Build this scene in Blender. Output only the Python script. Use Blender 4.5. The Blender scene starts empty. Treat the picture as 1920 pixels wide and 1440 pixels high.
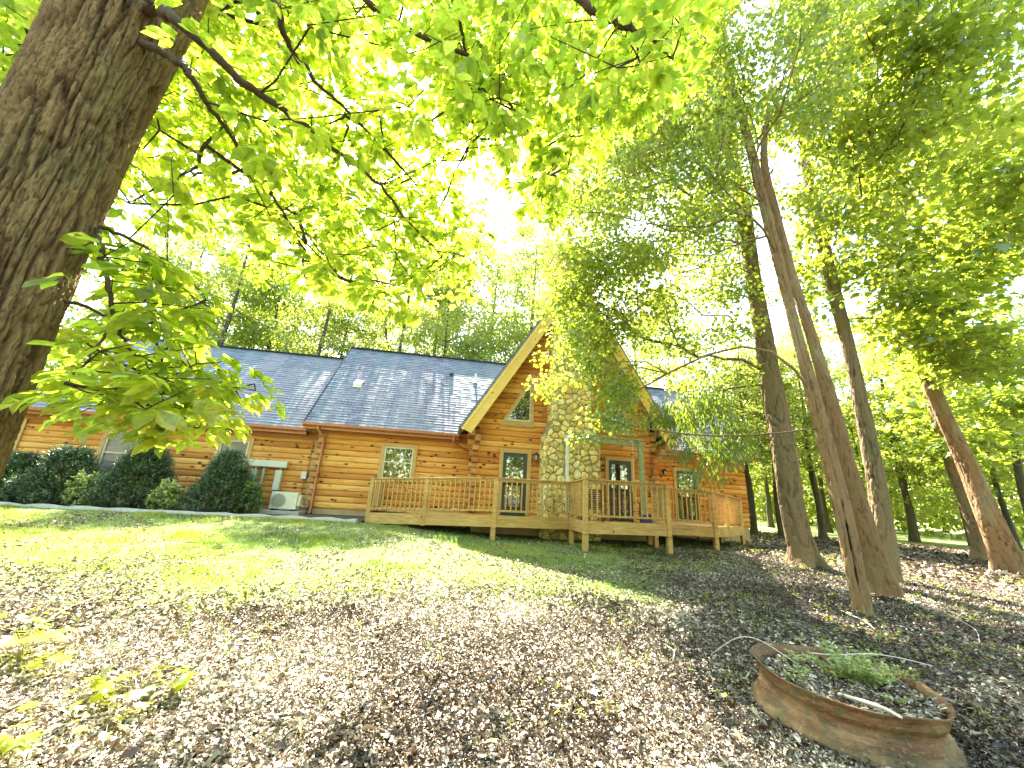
import bpy, math, random
import numpy as np
from mathutils import Matrix, Vector

# ------------------------------------------------------------------ scene, camera, sky, sun
S = bpy.context.scene
COL = S.collection
rng = np.random.default_rng(11)
random.seed(5)
R = math.radians

F = 721.0                                   # focal length in pixels of a 1920 wide frame
PITCH, ROLL, YAW = R(16.06), R(3.35), R(8.555)
CAM = np.array([0.0, 0.0, 1.6])
FW = np.array([math.sin(YAW) * math.cos(PITCH), math.cos(YAW) * math.cos(PITCH), math.sin(PITCH)])
_r = np.array([math.cos(YAW), -math.sin(YAW), 0.0])
_u = np.cross(_r, FW)
RT = _r * math.cos(ROLL) + _u * math.sin(ROLL)
UP = np.cross(RT, FW)
cd = bpy.data.cameras.new('camera')
cam = bpy.data.objects.new('camera', cd)
COL.objects.link(cam)
m = Matrix.Identity(4)
for i in range(3):
    m[i][0] = RT[i]; m[i][1] = UP[i]; m[i][2] = -FW[i]; m[i][3] = CAM[i]
cam.matrix_world = m
cd.sensor_width = 36.0
cd.lens = 36.0 * F / 1920.0
cd.clip_start = 0.05
cd.clip_end = 2000.0
S.camera = cam

SUN_EL, SUN_AZ = R(50.8), R(-4.25)          # azimuth measured from +Y towards +X
w = bpy.data.worlds.new('World')
S.world = w
w.use_nodes = True
nt = w.node_tree
bg = nt.nodes['Background']
sky = nt.nodes.new('ShaderNodeTexSky')
sky.sky_type = 'NISHITA'
sky.sun_disc = False
sky.sun_elevation = SUN_EL
sky.sun_rotation = SUN_AZ
sky.air_density = 1.0
sky.dust_density = 1.0
sky.altitude = 200
wb = nt.nodes.new('ShaderNodeMix'); wb.data_type = 'RGBA'; wb.blend_type = 'MULTIPLY'; wb.inputs[0].default_value = 1.0
wb.inputs[7].default_value = (1.08, 1.0, 0.79, 1)          # daylight white balance set for shade
nt.links.new(sky.outputs['Color'], wb.inputs[6]); nt.links.new(wb.outputs[2], bg.inputs['Color'])
bg.inputs['Strength'].default_value = 0.13
ld = bpy.data.lights.new('sun', 'SUN')
ld.energy = 4.2
ld.angle = R(0.5)
ld.color = (1.0, 0.93, 0.78)
sun = bpy.data.objects.new('sun', ld)
COL.objects.link(sun)
sdir = Vector((math.sin(SUN_AZ) * math.cos(SUN_EL), math.cos(SUN_AZ) * math.cos(SUN_EL), math.sin(SUN_EL)))
sun.rotation_euler = sdir.to_track_quat('Z', 'Y').to_euler()
sun.location = (0, 30, 40)

S.view_settings.view_transform = 'Standard'
S.view_settings.look = 'None'
S.view_settings.gamma = 1.0
S.view_settings.exposure = 3.45
S.render.engine = 'CYCLES'
S.cycles.max_bounces = 7
S.cycles.diffuse_bounces = 4
S.cycles.glossy_bounces = 2
S.cycles.transmission_bounces = 5
S.cycles.transparent_max_bounces = 4
S.cycles.caustics_reflective = False
S.cycles.caustics_refractive = False
S.cycles.use_denoising = True
S.cycles.sample_clamp_indirect = 8.0

# ------------------------------------------------------------------ helpers
def ray(x, y):
    d = FW * F + RT * (x - 960) + UP * (720 - y)
    return d / np.linalg.norm(d)

def at_y(x, y, Y):
    d = ray(x, y); return CAM + d * (Y / d[1])

def at_z(x, y, Z):
    d = ray(x, y); return CAM + d * ((Z - 1.6) / d[2])

def at_d(x, y, D):
    return CAM + ray(x, y) * D

def sstep(a, b, x):
    t = np.clip((x - a) / (b - a), 0, 1); return t * t * (3 - 2 * t)

def _hash(ix, iy, seed):
    h = (ix.astype(np.int64) * 374761393 + iy.astype(np.int64) * 668265263 + seed * 1442695041) & 0xffffffff
    h = ((h ^ (h >> 13)) * 1274126177) & 0xffffffff
    return ((h ^ (h >> 16)) & 0xffff) / 65535.0

def vnoise(x, y, seed=0):
    x = np.asarray(x, float); y = np.asarray(y, float)
    ix = np.floor(x); iy = np.floor(y); fx = x - ix; fy = y - iy
    fx = fx * fx * (3 - 2 * fx); fy = fy * fy * (3 - 2 * fy)
    a = _hash(ix, iy, seed); b = _hash(ix + 1, iy, seed); c = _hash(ix, iy + 1, seed); d = _hash(ix + 1, iy + 1, seed)
    return (a * (1 - fx) + b * fx) * (1 - fy) + (c * (1 - fx) + d * fx) * fy

def fbm(x, y, seed=0, o=4):
    s = 0; a = 0.5; t = 0
    for k in range(o):
        s = s + a * vnoise(x * 2 ** k, y * 2 ** k, seed + k * 17); t += a; a *= 0.5
    return s / t

def ground(x, y):
    x = np.asarray(x, float); y = np.asarray(y, float)
    z = 0.30 * sstep(2.0, 11.0, y) * (1 - 0.45 * sstep(7, 14, x))
    z = z + 0.27 * sstep(3.0, -4.0, x) * sstep(9.5, 12.5, y)
    z = z + 0.06 * (fbm(x * 0.35, y * 0.35, 3, 3) - 0.5)
    far = sstep(25, 120, np.hypot(x, y))
    z = z + far * 2.0 * (fbm(x * 0.02, y * 0.02, 9, 2) - 0.6)
    return z

def gz(x, y):
    return float(ground(x, y))

def tag(o, label=None, cat=None, group=None, kind=None):
    if label: o['label'] = label
    if cat: o['category'] = cat
    if group: o['group'] = group
    if kind: o['kind'] = kind
    return o

def empty(name, loc, label, cat, group=None):
    o = bpy.data.objects.new(name, None); COL.objects.link(o)
    o.location = [float(v) for v in loc]; o.empty_display_size = 0.2
    return tag(o, label, cat, group)

def root_loc(o):
    p = np.zeros(3)
    while o is not None:
        p = p + np.array(o.location); o = o.parent
    return p

def link_mesh(name, me, mat, parent=None, smooth=False):
    if isinstance(mat, (list, tuple)):
        for k in mat: me.materials.append(k)
    elif mat: me.materials.append(mat)
    if smooth:
        me.polygons.foreach_set('use_smooth', np.ones(len(me.polygons), bool))
    o = bpy.data.objects.new(name, me); COL.objects.link(o)
    if parent is not None: o.parent = parent
    return o

def tri_mesh(name, V, Fc, mat, parent=None, tint=None, smooth=False):
    """large uniform meshes (all faces with the same number of corners), world coordinates"""
    V = np.asarray(V, np.float64)
    if parent is not None: V = V - root_loc(parent)
    Fc = np.asarray(Fc, np.int32); n = Fc.shape[1]
    me = bpy.data.meshes.new(name)
    me.vertices.add(len(V)); me.vertices.foreach_set('co', V.astype(np.float32).ravel())
    me.loops.add(Fc.size); me.loops.foreach_set('vertex_index', Fc.ravel())
    me.polygons.add(len(Fc)); me.polygons.foreach_set('loop_start', np.arange(0, Fc.size, n, dtype=np.int32))
    if tint is not None:
        a = me.attributes.new('tint', 'FLOAT', 'POINT'); a.data.foreach_set('value', np.asarray(tint, np.float32))
    me.update(calc_edges=True); me.validate()
    return link_mesh(name, me, mat, parent, smooth)

class MB:
    def __init__(s): s.v = []; s.f = []; s.t = []
    def add(s, vs, fs, t=0.5):
        k = len(s.v); s.v += [tuple(map(float, q)) for q in vs]; s.f += [tuple(i + k for i in f) for f in fs]
        s.t += [t] * len(vs); return s
    def box(s, x0, x1, y0, y1, z0, z1, t=0.5):
        return s.add([(x, y, z) for z in (z0, z1) for y in (y0, y1) for x in (x0, x1)],
                     [(0, 2, 3, 1), (4, 5, 7, 6), (0, 1, 5, 4), (2, 6, 7, 3), (0, 4, 6, 2), (1, 3, 7, 5)], t)
    def bar(s, a, b, wd, hg, up=(0, 0, 1), t=0.5):
        """rectangular bar from a to b; hg measured along up, wd across"""
        a = np.array(a, float); b = np.array(b, float); d = b - a; d = d / np.linalg.norm(d)
        sd = np.cross(d, np.array(up, float)); sd = sd / np.linalg.norm(sd); u = np.cross(sd, d)
        vs = [p + sd * i * wd / 2 + u * j * hg / 2 for p in (a, b) for j in (-1, 1) for i in (-1, 1)]
        return s.add(vs, [(0, 2, 3, 1), (4, 5, 7, 6), (0, 1, 5, 4), (2, 6, 7, 3), (0, 4, 6, 2), (1, 3, 7, 5)], t)
    def prism(s, poly, off, t=0.5):
        n = len(poly); off = np.array(off, float)
        vs = [np.array(p, float) for p in poly] + [np.array(p, float) + off for p in poly]
        return s.add(vs, [tuple(range(n))[::-1], tuple(range(n, 2 * n))] + [(i, (i + 1) % n, n + (i + 1) % n, n + i) for i in range(n)], t)
    def tube(s, pts, rad, n=8, cap=True, t=0.5):
        pts = [np.array(p, float) for p in pts]; rings = []
        ref = None
        for i, p in enumerate(pts):
            d = pts[min(i + 1, len(pts) - 1)] - pts[max(i - 1, 0)]; d = d / (np.linalg.norm(d) + 1e-9)
            if ref is None: ref = np.array([1, 0, 0.]) if abs(d[0]) < 0.9 else np.array([0, 1, 0.])
            a = ref - d * ref.dot(d); a /= np.linalg.norm(a); ref = a; b = np.cross(d, a)
            r = rad[i] if hasattr(rad, '__len__') else rad
            rings.append([p + (a * math.cos(q) + b * math.sin(q)) * r for q in np.linspace(0, 2 * math.pi, n, endpoint=False)])
        vs = [q for r_ in rings for q in r_]
        fs = [(i * n + j, i * n + (j + 1) % n, (i + 1) * n + (j + 1) % n, (i + 1) * n + j) for i in range(len(pts) - 1) for j in range(n)]
        if cap: fs += [tuple(range(n))[::-1], tuple(range((len(pts) - 1) * n, len(pts) * n))]
        return s.add(vs, fs, t)
    def lathe(s, c, prof, n=16, t=0.5):
        vs = []; fs = []
        for r, z in prof:
            vs += [(c[0] + r * math.cos(q), c[1] + r * math.sin(q), c[2] + z) for q in np.linspace(0, 2 * math.pi, n, endpoint=False)]
        for i in range(len(prof) - 1):
            fs += [(i * n + j, i * n + (j + 1) % n, (i + 1) * n + (j + 1) % n, (i + 1) * n + j) for j in range(n)]
        fs += [tuple(range(n))[::-1], tuple(range((len(prof) - 1) * n, len(prof) * n))]
        return s.add(vs, fs, t)
    def build(s, name, mat, parent=None, smooth=False, bevel=0):
        o0 = root_loc(parent) if parent is not None else np.zeros(3)
        me = bpy.data.meshes.new(name)
        me.from_pydata([tuple(np.array(q) - o0) for q in s.v], [], s.f)
        a = me.attributes.new('tint', 'FLOAT', 'POINT'); a.data.foreach_set('value', np.array(s.t, np.float32))
        me.update()
        o = link_mesh(name, me, mat, parent, smooth)
        if bevel:
            b = o.modifiers.new('bevel', 'BEVEL'); b.width = bevel; b.segments = 2; b.limit_method = 'ANGLE'
        return o

# ------------------------------------------------------------------ materials
class NT:
    def __init__(s, name):
        s.m = bpy.data.materials.new(name); s.m.use_nodes = True; s.t = s.m.node_tree
        s.b = s.t.nodes['Principled BSDF']; s.out = s.t.nodes['Material Output']
        s.tc = s.t.nodes.new('ShaderNodeTexCoord').outputs['Object']
    def n(s, kind, **kw):
        q = s.t.nodes.new(kind)
        for k, v in kw.items():
            if hasattr(q, k) and k not in q.inputs: setattr(q, k, v)
            else: q.inputs[k].default_value = v
        return q
    def l(s, a, b): s.t.links.new(a, b)
    def mapn(s, sc, loc=(0, 0, 0), rot=(0, 0, 0)):
        q = s.n('ShaderNodeMapping'); q.inputs['Scale'].default_value = sc; q.inputs['Location'].default_value = loc
        q.inputs['Rotation'].default_value = rot
        s.l(s.tc, q.inputs['Vector']); return q.outputs[0]
    def noise(s, sc, scale=1.0, detail=4.0, rough=0.55, vec=None, out='Fac'):
        q = s.n('ShaderNodeTexNoise'); q.inputs['Scale'].default_value = scale; q.inputs['Detail'].default_value = detail
        q.inputs['Roughness'].default_value = rough
        s.l(vec if vec is not None else s.mapn(sc), q.inputs['Vector']); return q.outputs[out]
    def vor(s, sc, scale=1.0, feature='F1', out='Distance', vec=None, rand=1.0):
        q = s.n('ShaderNodeTexVoronoi'); q.feature = feature; q.inputs['Scale'].default_value = scale
        q.inputs['Randomness'].default_value = rand
        s.l(vec if vec is not None else s.mapn(sc), q.inputs['Vector']); return q.outputs[out]
    def ramp(s, fac, stops, interp='LINEAR'):
        q = s.n('ShaderNodeValToRGB'); e = q.color_ramp.elements; q.color_ramp.interpolation = interp
        while len(e) < len(stops): e.new(0.5)
        for k, (p, c) in enumerate(stops):
            e[k].position = p; e[k].color = (c, c, c, 1) if not hasattr(c, '__len__') else (*c, 1)
        s.l(fac, q.inputs[0]); return q.outputs[0]
    def mix(s, fac, a, b, mode='MIX'):
        q = s.n('ShaderNodeMix', data_type='RGBA', blend_type=mode)
        for sock, v in ((q.inputs[0], fac), (q.inputs[6], a), (q.inputs[7], b)):
            if hasattr(v, 'links') or hasattr(v, 'is_linked'): s.l(v, sock)
            elif hasattr(v, '__len__'): sock.default_value = (*v, 1)
            else: sock.default_value = v
        return q.outputs[2]
    def math(s, op, a, b=0.0):
        q = s.n('ShaderNodeMath', operation=op)
        for sock, v in ((q.inputs[0], a), (q.inputs[1], b)):
            if hasattr(v, 'is_linked'): s.l(v, sock)
            else: sock.default_value = v
        return q.outputs[0]
    def attr(s, name='tint'):
        q = s.n('ShaderNodeAttribute'); q.attribute_name = name; return q.outputs['Fac']
    def bump(s, h, strength=0.4, dist=0.02):
        q = s.n('ShaderNodeBump'); q.inputs['Strength'].default_value = strength; q.inputs['Distance'].default_value = dist
        s.l(h, q.inputs['Height']); s.l(q.outputs[0], s.b.inputs['Normal']); return q.outputs[0]
    def color(s, c):
        if hasattr(c, 'is_linked'): s.l(c, s.b.inputs['Base Color'])
        else: s.b.inputs['Base Color'].default_value = (*c, 1)
    def rough(s, r): 
        if hasattr(r, 'is_linked'): s.l(r, s.b.inputs['Roughness'])
        else: s.b.inputs['Roughness'].default_value = r

def plain(name, c, rough=0.6, metal=0.0, var=0.15, sc=8, bump=0.0):
    k = NT(name)
    nz = k.noise((sc, sc, sc), 1.0, 5)
    k.color(k.ramp(nz, [(0.25, tuple(v * (1 - var) for v in c)), (0.75, tuple(min(v * (1 + var), 1) for v in c))]))
    k.rough(rough); k.b.inputs['Metallic'].default_value = metal
    if bump: k.bump(k.noise((sc * 4,) * 3, 1.0, 4), bump, 0.01)
    return k.m

def leaf_mat(name, stops, trans, tw=0.55, gloss=0.06, patch=0.0):
    """diffuse + translucent leaf; stops: ramp over the per-leaf tint, trans: transmitted colour stops"""
    k = NT(name); t = k.attr()
    col = k.ramp(t, stops); tc = k.ramp(t, trans)
    vein = k.noise((1, 1, 1), 35.0, 2)
    col = k.mix(0.5, col, k.mix(1.0, col, k.ramp(vein, [(0.3, 0.75), (0.7, 1.25)]), 'MULTIPLY'))
    if patch:
        br_ = k.noise((1, 1, 1), 16.0, 3, 0.6); msk = k.ramp(br_, [(0.66, 0.0), (0.70, patch)])
        col = k.mix(msk, col, (.20, .12, .03)); tc = k.mix(msk, tc, (.30, .18, .03))
        tc = k.mix(0.8, tc, k.mix(1.0, tc, k.ramp(vein, [(0.35, 0.72), (0.65, 1.15)]), 'MULTIPLY'))
    d = k.n('ShaderNodeBsdfDiffuse'); tr = k.n('ShaderNodeBsdfTranslucent'); g = k.n('ShaderNodeBsdfGlossy')
    g.inputs['Roughness'].default_value = 0.35; g.inputs['Color'].default_value = (1, 1, 1, 1)
    k.l(col, d.inputs['Color']); k.l(tc, tr.inputs['Color'])
    a = k.n('ShaderNodeMixShader'); a.inputs[0].default_value = tw; k.l(d.outputs[0], a.inputs[1]); k.l(tr.outputs[0], a.inputs[2])
    b = k.n('ShaderNodeMixShader'); b.inputs[0].default_value = gloss; k.l(a.outputs[0], b.inputs[1]); k.l(g.outputs[0], b.inputs[2])
    k.l(b.outputs[0], k.out.inputs['Surface']); return k.m

M = {}
M['leaf_big'] = leaf_mat('broad_leaf', [(0, (.12, .19, .02)), (.5, (.19, .27, .025)), (1, (.30, .36, .03))],
                         [(0, (.24, .38, .02)), (.5, (.56, .70, .04)), (1, (.86, .84, .10))], 0.78, 0.04, 0.8)
M['leaf_mid'] = leaf_mat('maple_leaf', [(0, (.07, .13, .02)), (.5, (.12, .20, .025)), (1, (.26, .31, .04))],
                         [(0, (.20, .28, .02)), (.5, (.38, .46, .035)), (1, (.68, .68, .08))], 0.62, 0.05)
M['leaf_dark'] = leaf_mat('dark_leaf', [(0, (.04, .09, .02)), (.5, (.07, .14, .025)), (1, (.14, .20, .035))],
                          [(0, (.08, .19, .02)), (.5, (.16, .30, .03)), (1, (.32, .44, .04))], 0.45, 0.07)
M['leaf_far'] = leaf_mat('far_leaf', [(0, (.12, .17, .03)), (.5, (.22, .27, .05)), (1, (.36, .36, .08))],
                         [(0, (.24, .32, .04)), (.5, (.40, .47, .06)), (1, (.60, .58, .11))], 0.58, 0.04)
M['needle'] = leaf_mat('yew_needle', [(0, (.015, .035, .008)), (.6, (.04, .085, .015)), (1, (.13, .22, .035))],
                       [(0, (.01, .03, .008)), (1, (.03, .07, .01))], 0.2, 0.08)
M['pale_leaf'] = leaf_mat('pale_leaf', [(0, (.14, .22, .04)), (1, (.46, .50, .18))], [(0, (.2, .3, .04)), (1, (.5, .55, .1))], 0.45, 0.08)
M['grass'] = leaf_mat('grass_blade', [(0, (.07, .13, .015)), (.4, (.21, .26, .025)), (1, (.50, .46, .10))],
                      [(0, (.12, .24, .02)), (.5, (.25, .40, .03)), (1, (.45, .48, .06))], 0.5, 0.05)
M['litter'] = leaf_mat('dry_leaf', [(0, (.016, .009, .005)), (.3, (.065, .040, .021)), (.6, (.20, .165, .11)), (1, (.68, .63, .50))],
                       [(0, (.05, .02, .01)), (.5, (.16, .09, .04)), (1, (.26, .18, .1))], 0.15, 0.05)

# log wall: courses 0.2 m high told apart by tone, with grain, checks and knots
LOGH = 0.2
def log_material(name, a, b, c, knots=True):
    k = NT(name)
    sep = k.n('ShaderNodeSeparateXYZ'); k.l(k.tc, sep.inputs[0])
    cid = k.math('FLOOR', k.math('DIVIDE', sep.outputs[2], LOGH))
    xc = k.math('FLOOR', k.math('MULTIPLY', k.math('ADD', sep.outputs[0], k.math('MULTIPLY', cid, 1.37)), 0.27))
    comb = k.n('ShaderNodeCombineXYZ'); k.l(xc, comb.inputs[0]); k.l(cid, comb.inputs[1])
    wn = k.n('ShaderNodeTexWhiteNoise'); k.l(comb.outputs[0], wn.inputs['Vector'])
    g = k.noise((1.4, 6, 30), 1.0, 5, 0.6)
    t = k.math('ADD', k.math('MULTIPLY', wn.outputs['Value'], 0.55), k.math('MULTIPLY', g, 0.55))
    col = k.ramp(t, [(0.2, a), (0.55, b), (0.9, c)])
    low = k.noise((0.35, 0.35, 0.9), 1.0, 3)
    col = k.mix(k.ramp(low, [(0.4, 0.0), (0.65, 0.45)]), col, (a[0] * 1.1, a[1] * .8, a[2] * .7))
    col = k.mix(k.ramp(g, [(0.28, 1.0), (0.40, 0.0)]), col, tuple(v * 0.45 for v in a))
    if knots:
        v = k.vor((3.4, 0.01, 6.5), 1.0)
        msk = k.ramp(v, [(0.15, 1.0), (0.21, 0.6), (0.31, 0.0)])
        col = k.mix(k.math('MULTIPLY', msk, k.ramp(k.noise((1.1, 1, 2.0), 1.0, 1), [(0.46, 0.0), (0.53, 1.0)])), col, (.05, .018, .008))
    zf = k.math('FRACT', k.math('DIVIDE', sep.outputs[2], LOGH))
    seam = k.math('ABSOLUTE', k.math('SUBTRACT', zf, 0.5))
    col = k.mix(k.ramp(seam, [(0.455, 0.0), (0.49, 0.8)]), col, (.10, .035, .012))
    chk = k.noise((2.0, 2, 55), 1.0, 3, 0.7)
    col = k.mix(k.ramp(chk, [(0.27, 0.8), (0.33, 0.0)]), col, (.12, .045, .015))
    k.color(col); k.rough(0.72); k.b.inputs['Specular IOR Level'].default_value = 0.2
    k.bump(g, 0.5, 0.012)
    return k.m
M['log'] = log_material('stained_log', (.42, .155, .032), (.68, .31, .065), (.88, .50, .14))
M['log_low'] = log_material('log_end', (.36, .16, .05), (.50, .26, .08), (.62, .38, .14), False)

def wood(name, a, b, sc=(3, 3, 25), rough=0.6, tint=0.35):
    k = NT(name)
    g = k.noise(sc, 1.0, 5, 0.6); g2 = k.noise((1.2, 1.2, 1.2), 1.0, 3)
    col = k.ramp(k.math('ADD', k.math('MULTIPLY', g, 0.7), k.math('MULTIPLY', g2, 0.35)), [(0.3, a), (0.75, b)])
    kn = k.vor((2.2, 2.2, 2.2), 1.0)
    col = k.mix(k.ramp(kn, [(0.045, 0.9), (0.09, 0.0)]), col, tuple(v * 0.25 for v in a))
    col = k.mix(tint, col, k.mix(1.0, col, k.ramp(k.attr(), [(0, 0.55), (1, 1.45)]), 'MULTIPLY'))
    k.color(col); k.rough(rough); k.bump(g, 0.3, 0.008); return k.m
M['deck'] = wood('weathered_deck_wood', (.27, .14, .04), (.68, .43, .13))
M['trim'] = wood('window_trim_wood', (.42, .24, .07), (.60, .38, .13))
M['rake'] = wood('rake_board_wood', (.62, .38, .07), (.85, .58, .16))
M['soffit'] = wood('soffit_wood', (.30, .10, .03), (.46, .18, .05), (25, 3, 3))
M['copper'] = plain('copper_brown_gutter', (.40, .15, .06), 0.4, 0.3, 0.15, 5)
M['found'] = plain('painted_foundation', (.42, .31, .15), 0.85, 0, 0.2, 4, 0.2)
M['concrete'] = plain('concrete', (.38, .36, .31), 0.9, 0, 0.2, 10, 0.3)
M['edging'] = plain('pale_edging', (.60, .58, .56), 0.7, 0, 0.15, 6, 0.2)
M['cream'] = plain('cream_metal', (.66, .64, .48), 0.45, 0, 0.04, 3)
M['greygreen'] = plain('grey_green_metal', (.30, .38, .30), 0.45, 0, 0.08, 3)
M['ivory'] = plain('window_frame_vinyl', (.62, .58, .40), 0.4, 0, 0.04, 3)
M['greendoor'] = plain('dark_green_door', (.025, .045, .028), 0.35, 0, 0.2, 4)
M['black'] = plain('black_metal', (.02, .018, .016), 0.5, 0.2, 0.2, 10)
M['lampglass'] = plain('lamp_glass', (.6, .55, .45), 0.15, 0, 0.05, 5)
M['palepost'] = plain('pale_painted_post', (.62, .64, .52), 0.6, 0, 0.2, 6, 0.2)
M['greenpost'] = plain('weathered_green_post', (.28, .32, .17), 0.7, 0, 0.3, 8, 0.3)
M['darkred'] = plain('dark_red_slat', (.10, .03, .025), 0.45, 0, 0.2, 6)
M['blue'] = plain('dark_blue_plastic', (.03, .05, .16), 0.4, 0, 0.1, 6)
M['soil'] = plain('soil', (.06, .045, .03), 0.95, 0, 0.4, 12, 0.6)
M['twig'] = plain('dry_twig', (.28, .22, .15), 0.8, 0, 0.3, 10)
M['bleached'] = plain('bleached_twig', (.62, .56, .48), 0.7, 0, 0.15, 10)
M['curtain'] = plain('window_blind', (.42, .36, .30), 0.8, 0, 0.1, 3)
M['dark'] = plain('dark_interior', (.02, .016, .012), 0.9, 0, 0.2, 3)
M['ridge'] = plain('ridge_cap_shingle', (.05, .055, .07), 0.85, 0, 0.2, 10, 0.3)

k = NT('window_glass'); k.color((.02, .022, .02)); k.rough(0.02); k.b.inputs['Specular IOR Level'].default_value = 1.0
k.b.inputs['IOR'].default_value = 1.9; k.bump(k.noise((0.8, 0.8, 0.8), 1.0, 1), 0.02, 0.05); M['glass'] = k.m

k = NT('asphalt_shingle')
br = k.n('ShaderNodeTexBrick'); mp = k.mapn((1, 1, 1))
br.offset = 0.5; br.inputs['Scale'].default_value = 1.0; br.inputs['Brick Width'].default_value = 0.3; br.inputs['Row Height'].default_value = 0.11
br.inputs['Mortar Size'].default_value = 0.006; br.inputs['Color1'].default_value = (.10, .11, .145, 1); br.inputs['Color2'].default_value = (.21, .22, .255, 1)
br.inputs['Mortar'].default_value = (.03, .03, .035, 1)
k.l(mp, br.inputs['Vector'])
st = k.noise((1.3, 0.12, 0.12), 1.0, 3)
col = k.mix(k.ramp(st, [(0.42, 0.0), (0.62, 0.65)]), br.outputs['Color'], (.22, .21, .22))
st2 = k.noise((0.9, 0.1, 0.1), 1.0, 2, vec=k.mapn((1.1, 0.1, 0.1), (7, 3, 1)))
col = k.mix(k.ramp(st2, [(0.5, 0.0), (0.66, 0.5)]), col, (.10, .16, .17))
gr = k.noise((60, 60, 60), 1.0, 2)
col = k.mix(0.5, col, k.mix(1.0, col, k.ramp(gr, [(0.3, 0.5), (0.7, 1.6)]), 'MULTIPLY'))
k.color(col); k.rough(0.75); k.bump(gr, 0.4, 0.01); M['shingle'] = k.m

k = NT('field_stone')
t = k.attr(); nz = k.noise((9, 9, 9), 1.0, 5)
col = k.ramp(t, [(0, (.36, .29, .11)), (.2, (.60, .47, .15)), (.4, (.74, .58, .18)), (.55, (.84, .69, .26)), (.7, (.72, .44, .12)), (.85, (.90, .78, .36)), (1, (.50, .43, .19))])
col = k.mix(1.0, col, k.ramp(nz, [(0.3, 0.6), (0.7, 1.35)]), 'MULTIPLY')
k.color(col); k.rough(0.85); k.bump(nz, 0.5, 0.02); M['stone'] = k.m
M['mortar'] = plain('mortar', (.30, .24, .12), 0.95, 0, 0.2, 12, 0.4)

def bark(name, a, b, moss, sx=9, sz=1.6, bs=0.9, mossy=0.45):
    k = NT(name)
    v = k.vor((sx, sx, sz), 1.0, 'F1')
    wv = k.noise((sx * 1.6, sx * 1.6, sz * 1.3), 1.0, 6, 0.65)
    h = k.math('ADD', k.math('MULTIPLY', v, 0.5), k.math('MULTIPLY', wv, 0.8))
    tt = k.attr('tint')
    col = k.ramp(k.math('ADD', k.math('MULTIPLY', h, 0.55), k.math('MULTIPLY', tt, 0.5)), [(0.30, a), (0.70, b)])
    mo = k.noise((1.6, 1.6, 0.7), 1.0, 5)
    col = k.mix(k.ramp(mo, [(0.5, 0.0), (0.68, mossy)]), col, moss)
    sp = k.noise((26, 26, 26), 1.0, 3)
    col = k.mix(k.ramp(sp, [(0.58, 0.0), (0.68, 0.45)]), col, tuple(min(1, v * 1.5) for v in b))
    k.color(col); k.rough(0.9); k.bump(h, bs, 0.05); return k.m
M['bark'] = bark('furrowed_bark', (.026, .016, .008), (.20, .135, .065), (.10, .11, .035))
M['bark_twig'] = bark('twig_bark', (.035, .02, .012), (.10, .065, .035), (.07, .06, .03))
M['bark_red'] = bark('red_brown_bark', (.035, .016, .008), (.25, .145, .065), (.30, .26, .15), 14, 3.0, 0.9, 0.75)
M['bark_dark'] = bark('dark_bark', (.02, .016, .010), (.09, .07, .045), (.06, .08, .03))
k = NT('shaggy_bark')
nz = k.noise((14, 14, 4), 1.0, 6, 0.65); t = k.attr()
col = k.ramp(k.math('ADD', k.math('MULTIPLY', nz, 0.45), k.math('MULTIPLY', t, 0.7)), [(0.3, (.022, .009, .003)), (0.55, (.13, .07, .025)), (0.85, (.27, .175, .07))])
mo = k.noise((1.8, 1.8, 0.8), 1.0, 5)
col = k.mix(k.ramp(mo, [(0.5, 0.0), (0.66, 0.5)]), col, (.11, .13, .04))
fine = k.noise((60, 60, 14), 1.0, 5, 0.7)
col = k.mix(0.7, col, k.mix(1.0, col, k.ramp(fine, [(0.3, 0.5), (0.7, 1.5)]), 'MULTIPLY'))
k.color(col); k.rough(0.9); k.bump(k.math('ADD', nz, fine), 0.9, 0.02); M['bark_big'] = k.m

k = NT('rusty_rim')
nz = k.noise((3, 3, 6), 1.0, 6, 0.6); n2 = k.noise((9, 9, 14), 1.0, 5)
col = k.ramp(nz, [(0.3, (.05, .025, .015)), (0.48, (.20, .09, .04)), (0.62, (.33, .19, .09)), (0.75, (.42, .35, .22))])
col = k.mix(k.ramp(n2, [(0.52, 0.0), (0.62, 0.7)]), col, (.12, .11, .055))
sep = k.n('ShaderNodeSeparateXYZ'); k.l(k.tc, sep.inputs[0])
col = k.mix(k.ramp(sep.outputs[2], [(0.02, 0.6), (0.14, 0.0)]), col, (.11, .105, .045))
n3 = k.noise((2.5, 2.5, 30), 1.0, 5, 0.7); n4 = k.noise((30, 30, 45), 1.0, 4, 0.7)
col = k.mix(k.ramp(n3, [(0.35, 0.75), (0.5, 0.0)]), col, (.045, .022, .012))
col = k.mix(k.ramp(n4, [(0.55, 0.0), (0.66, 0.7)]), col, (.36, .22, .10))
k.color(col); k.rough(0.75); k.b.inputs['Metallic'].default_value = 0.1; k.bump(k.math('ADD', n3, n4), 0.7, 0.01); M['rust'] = k.m

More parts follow.
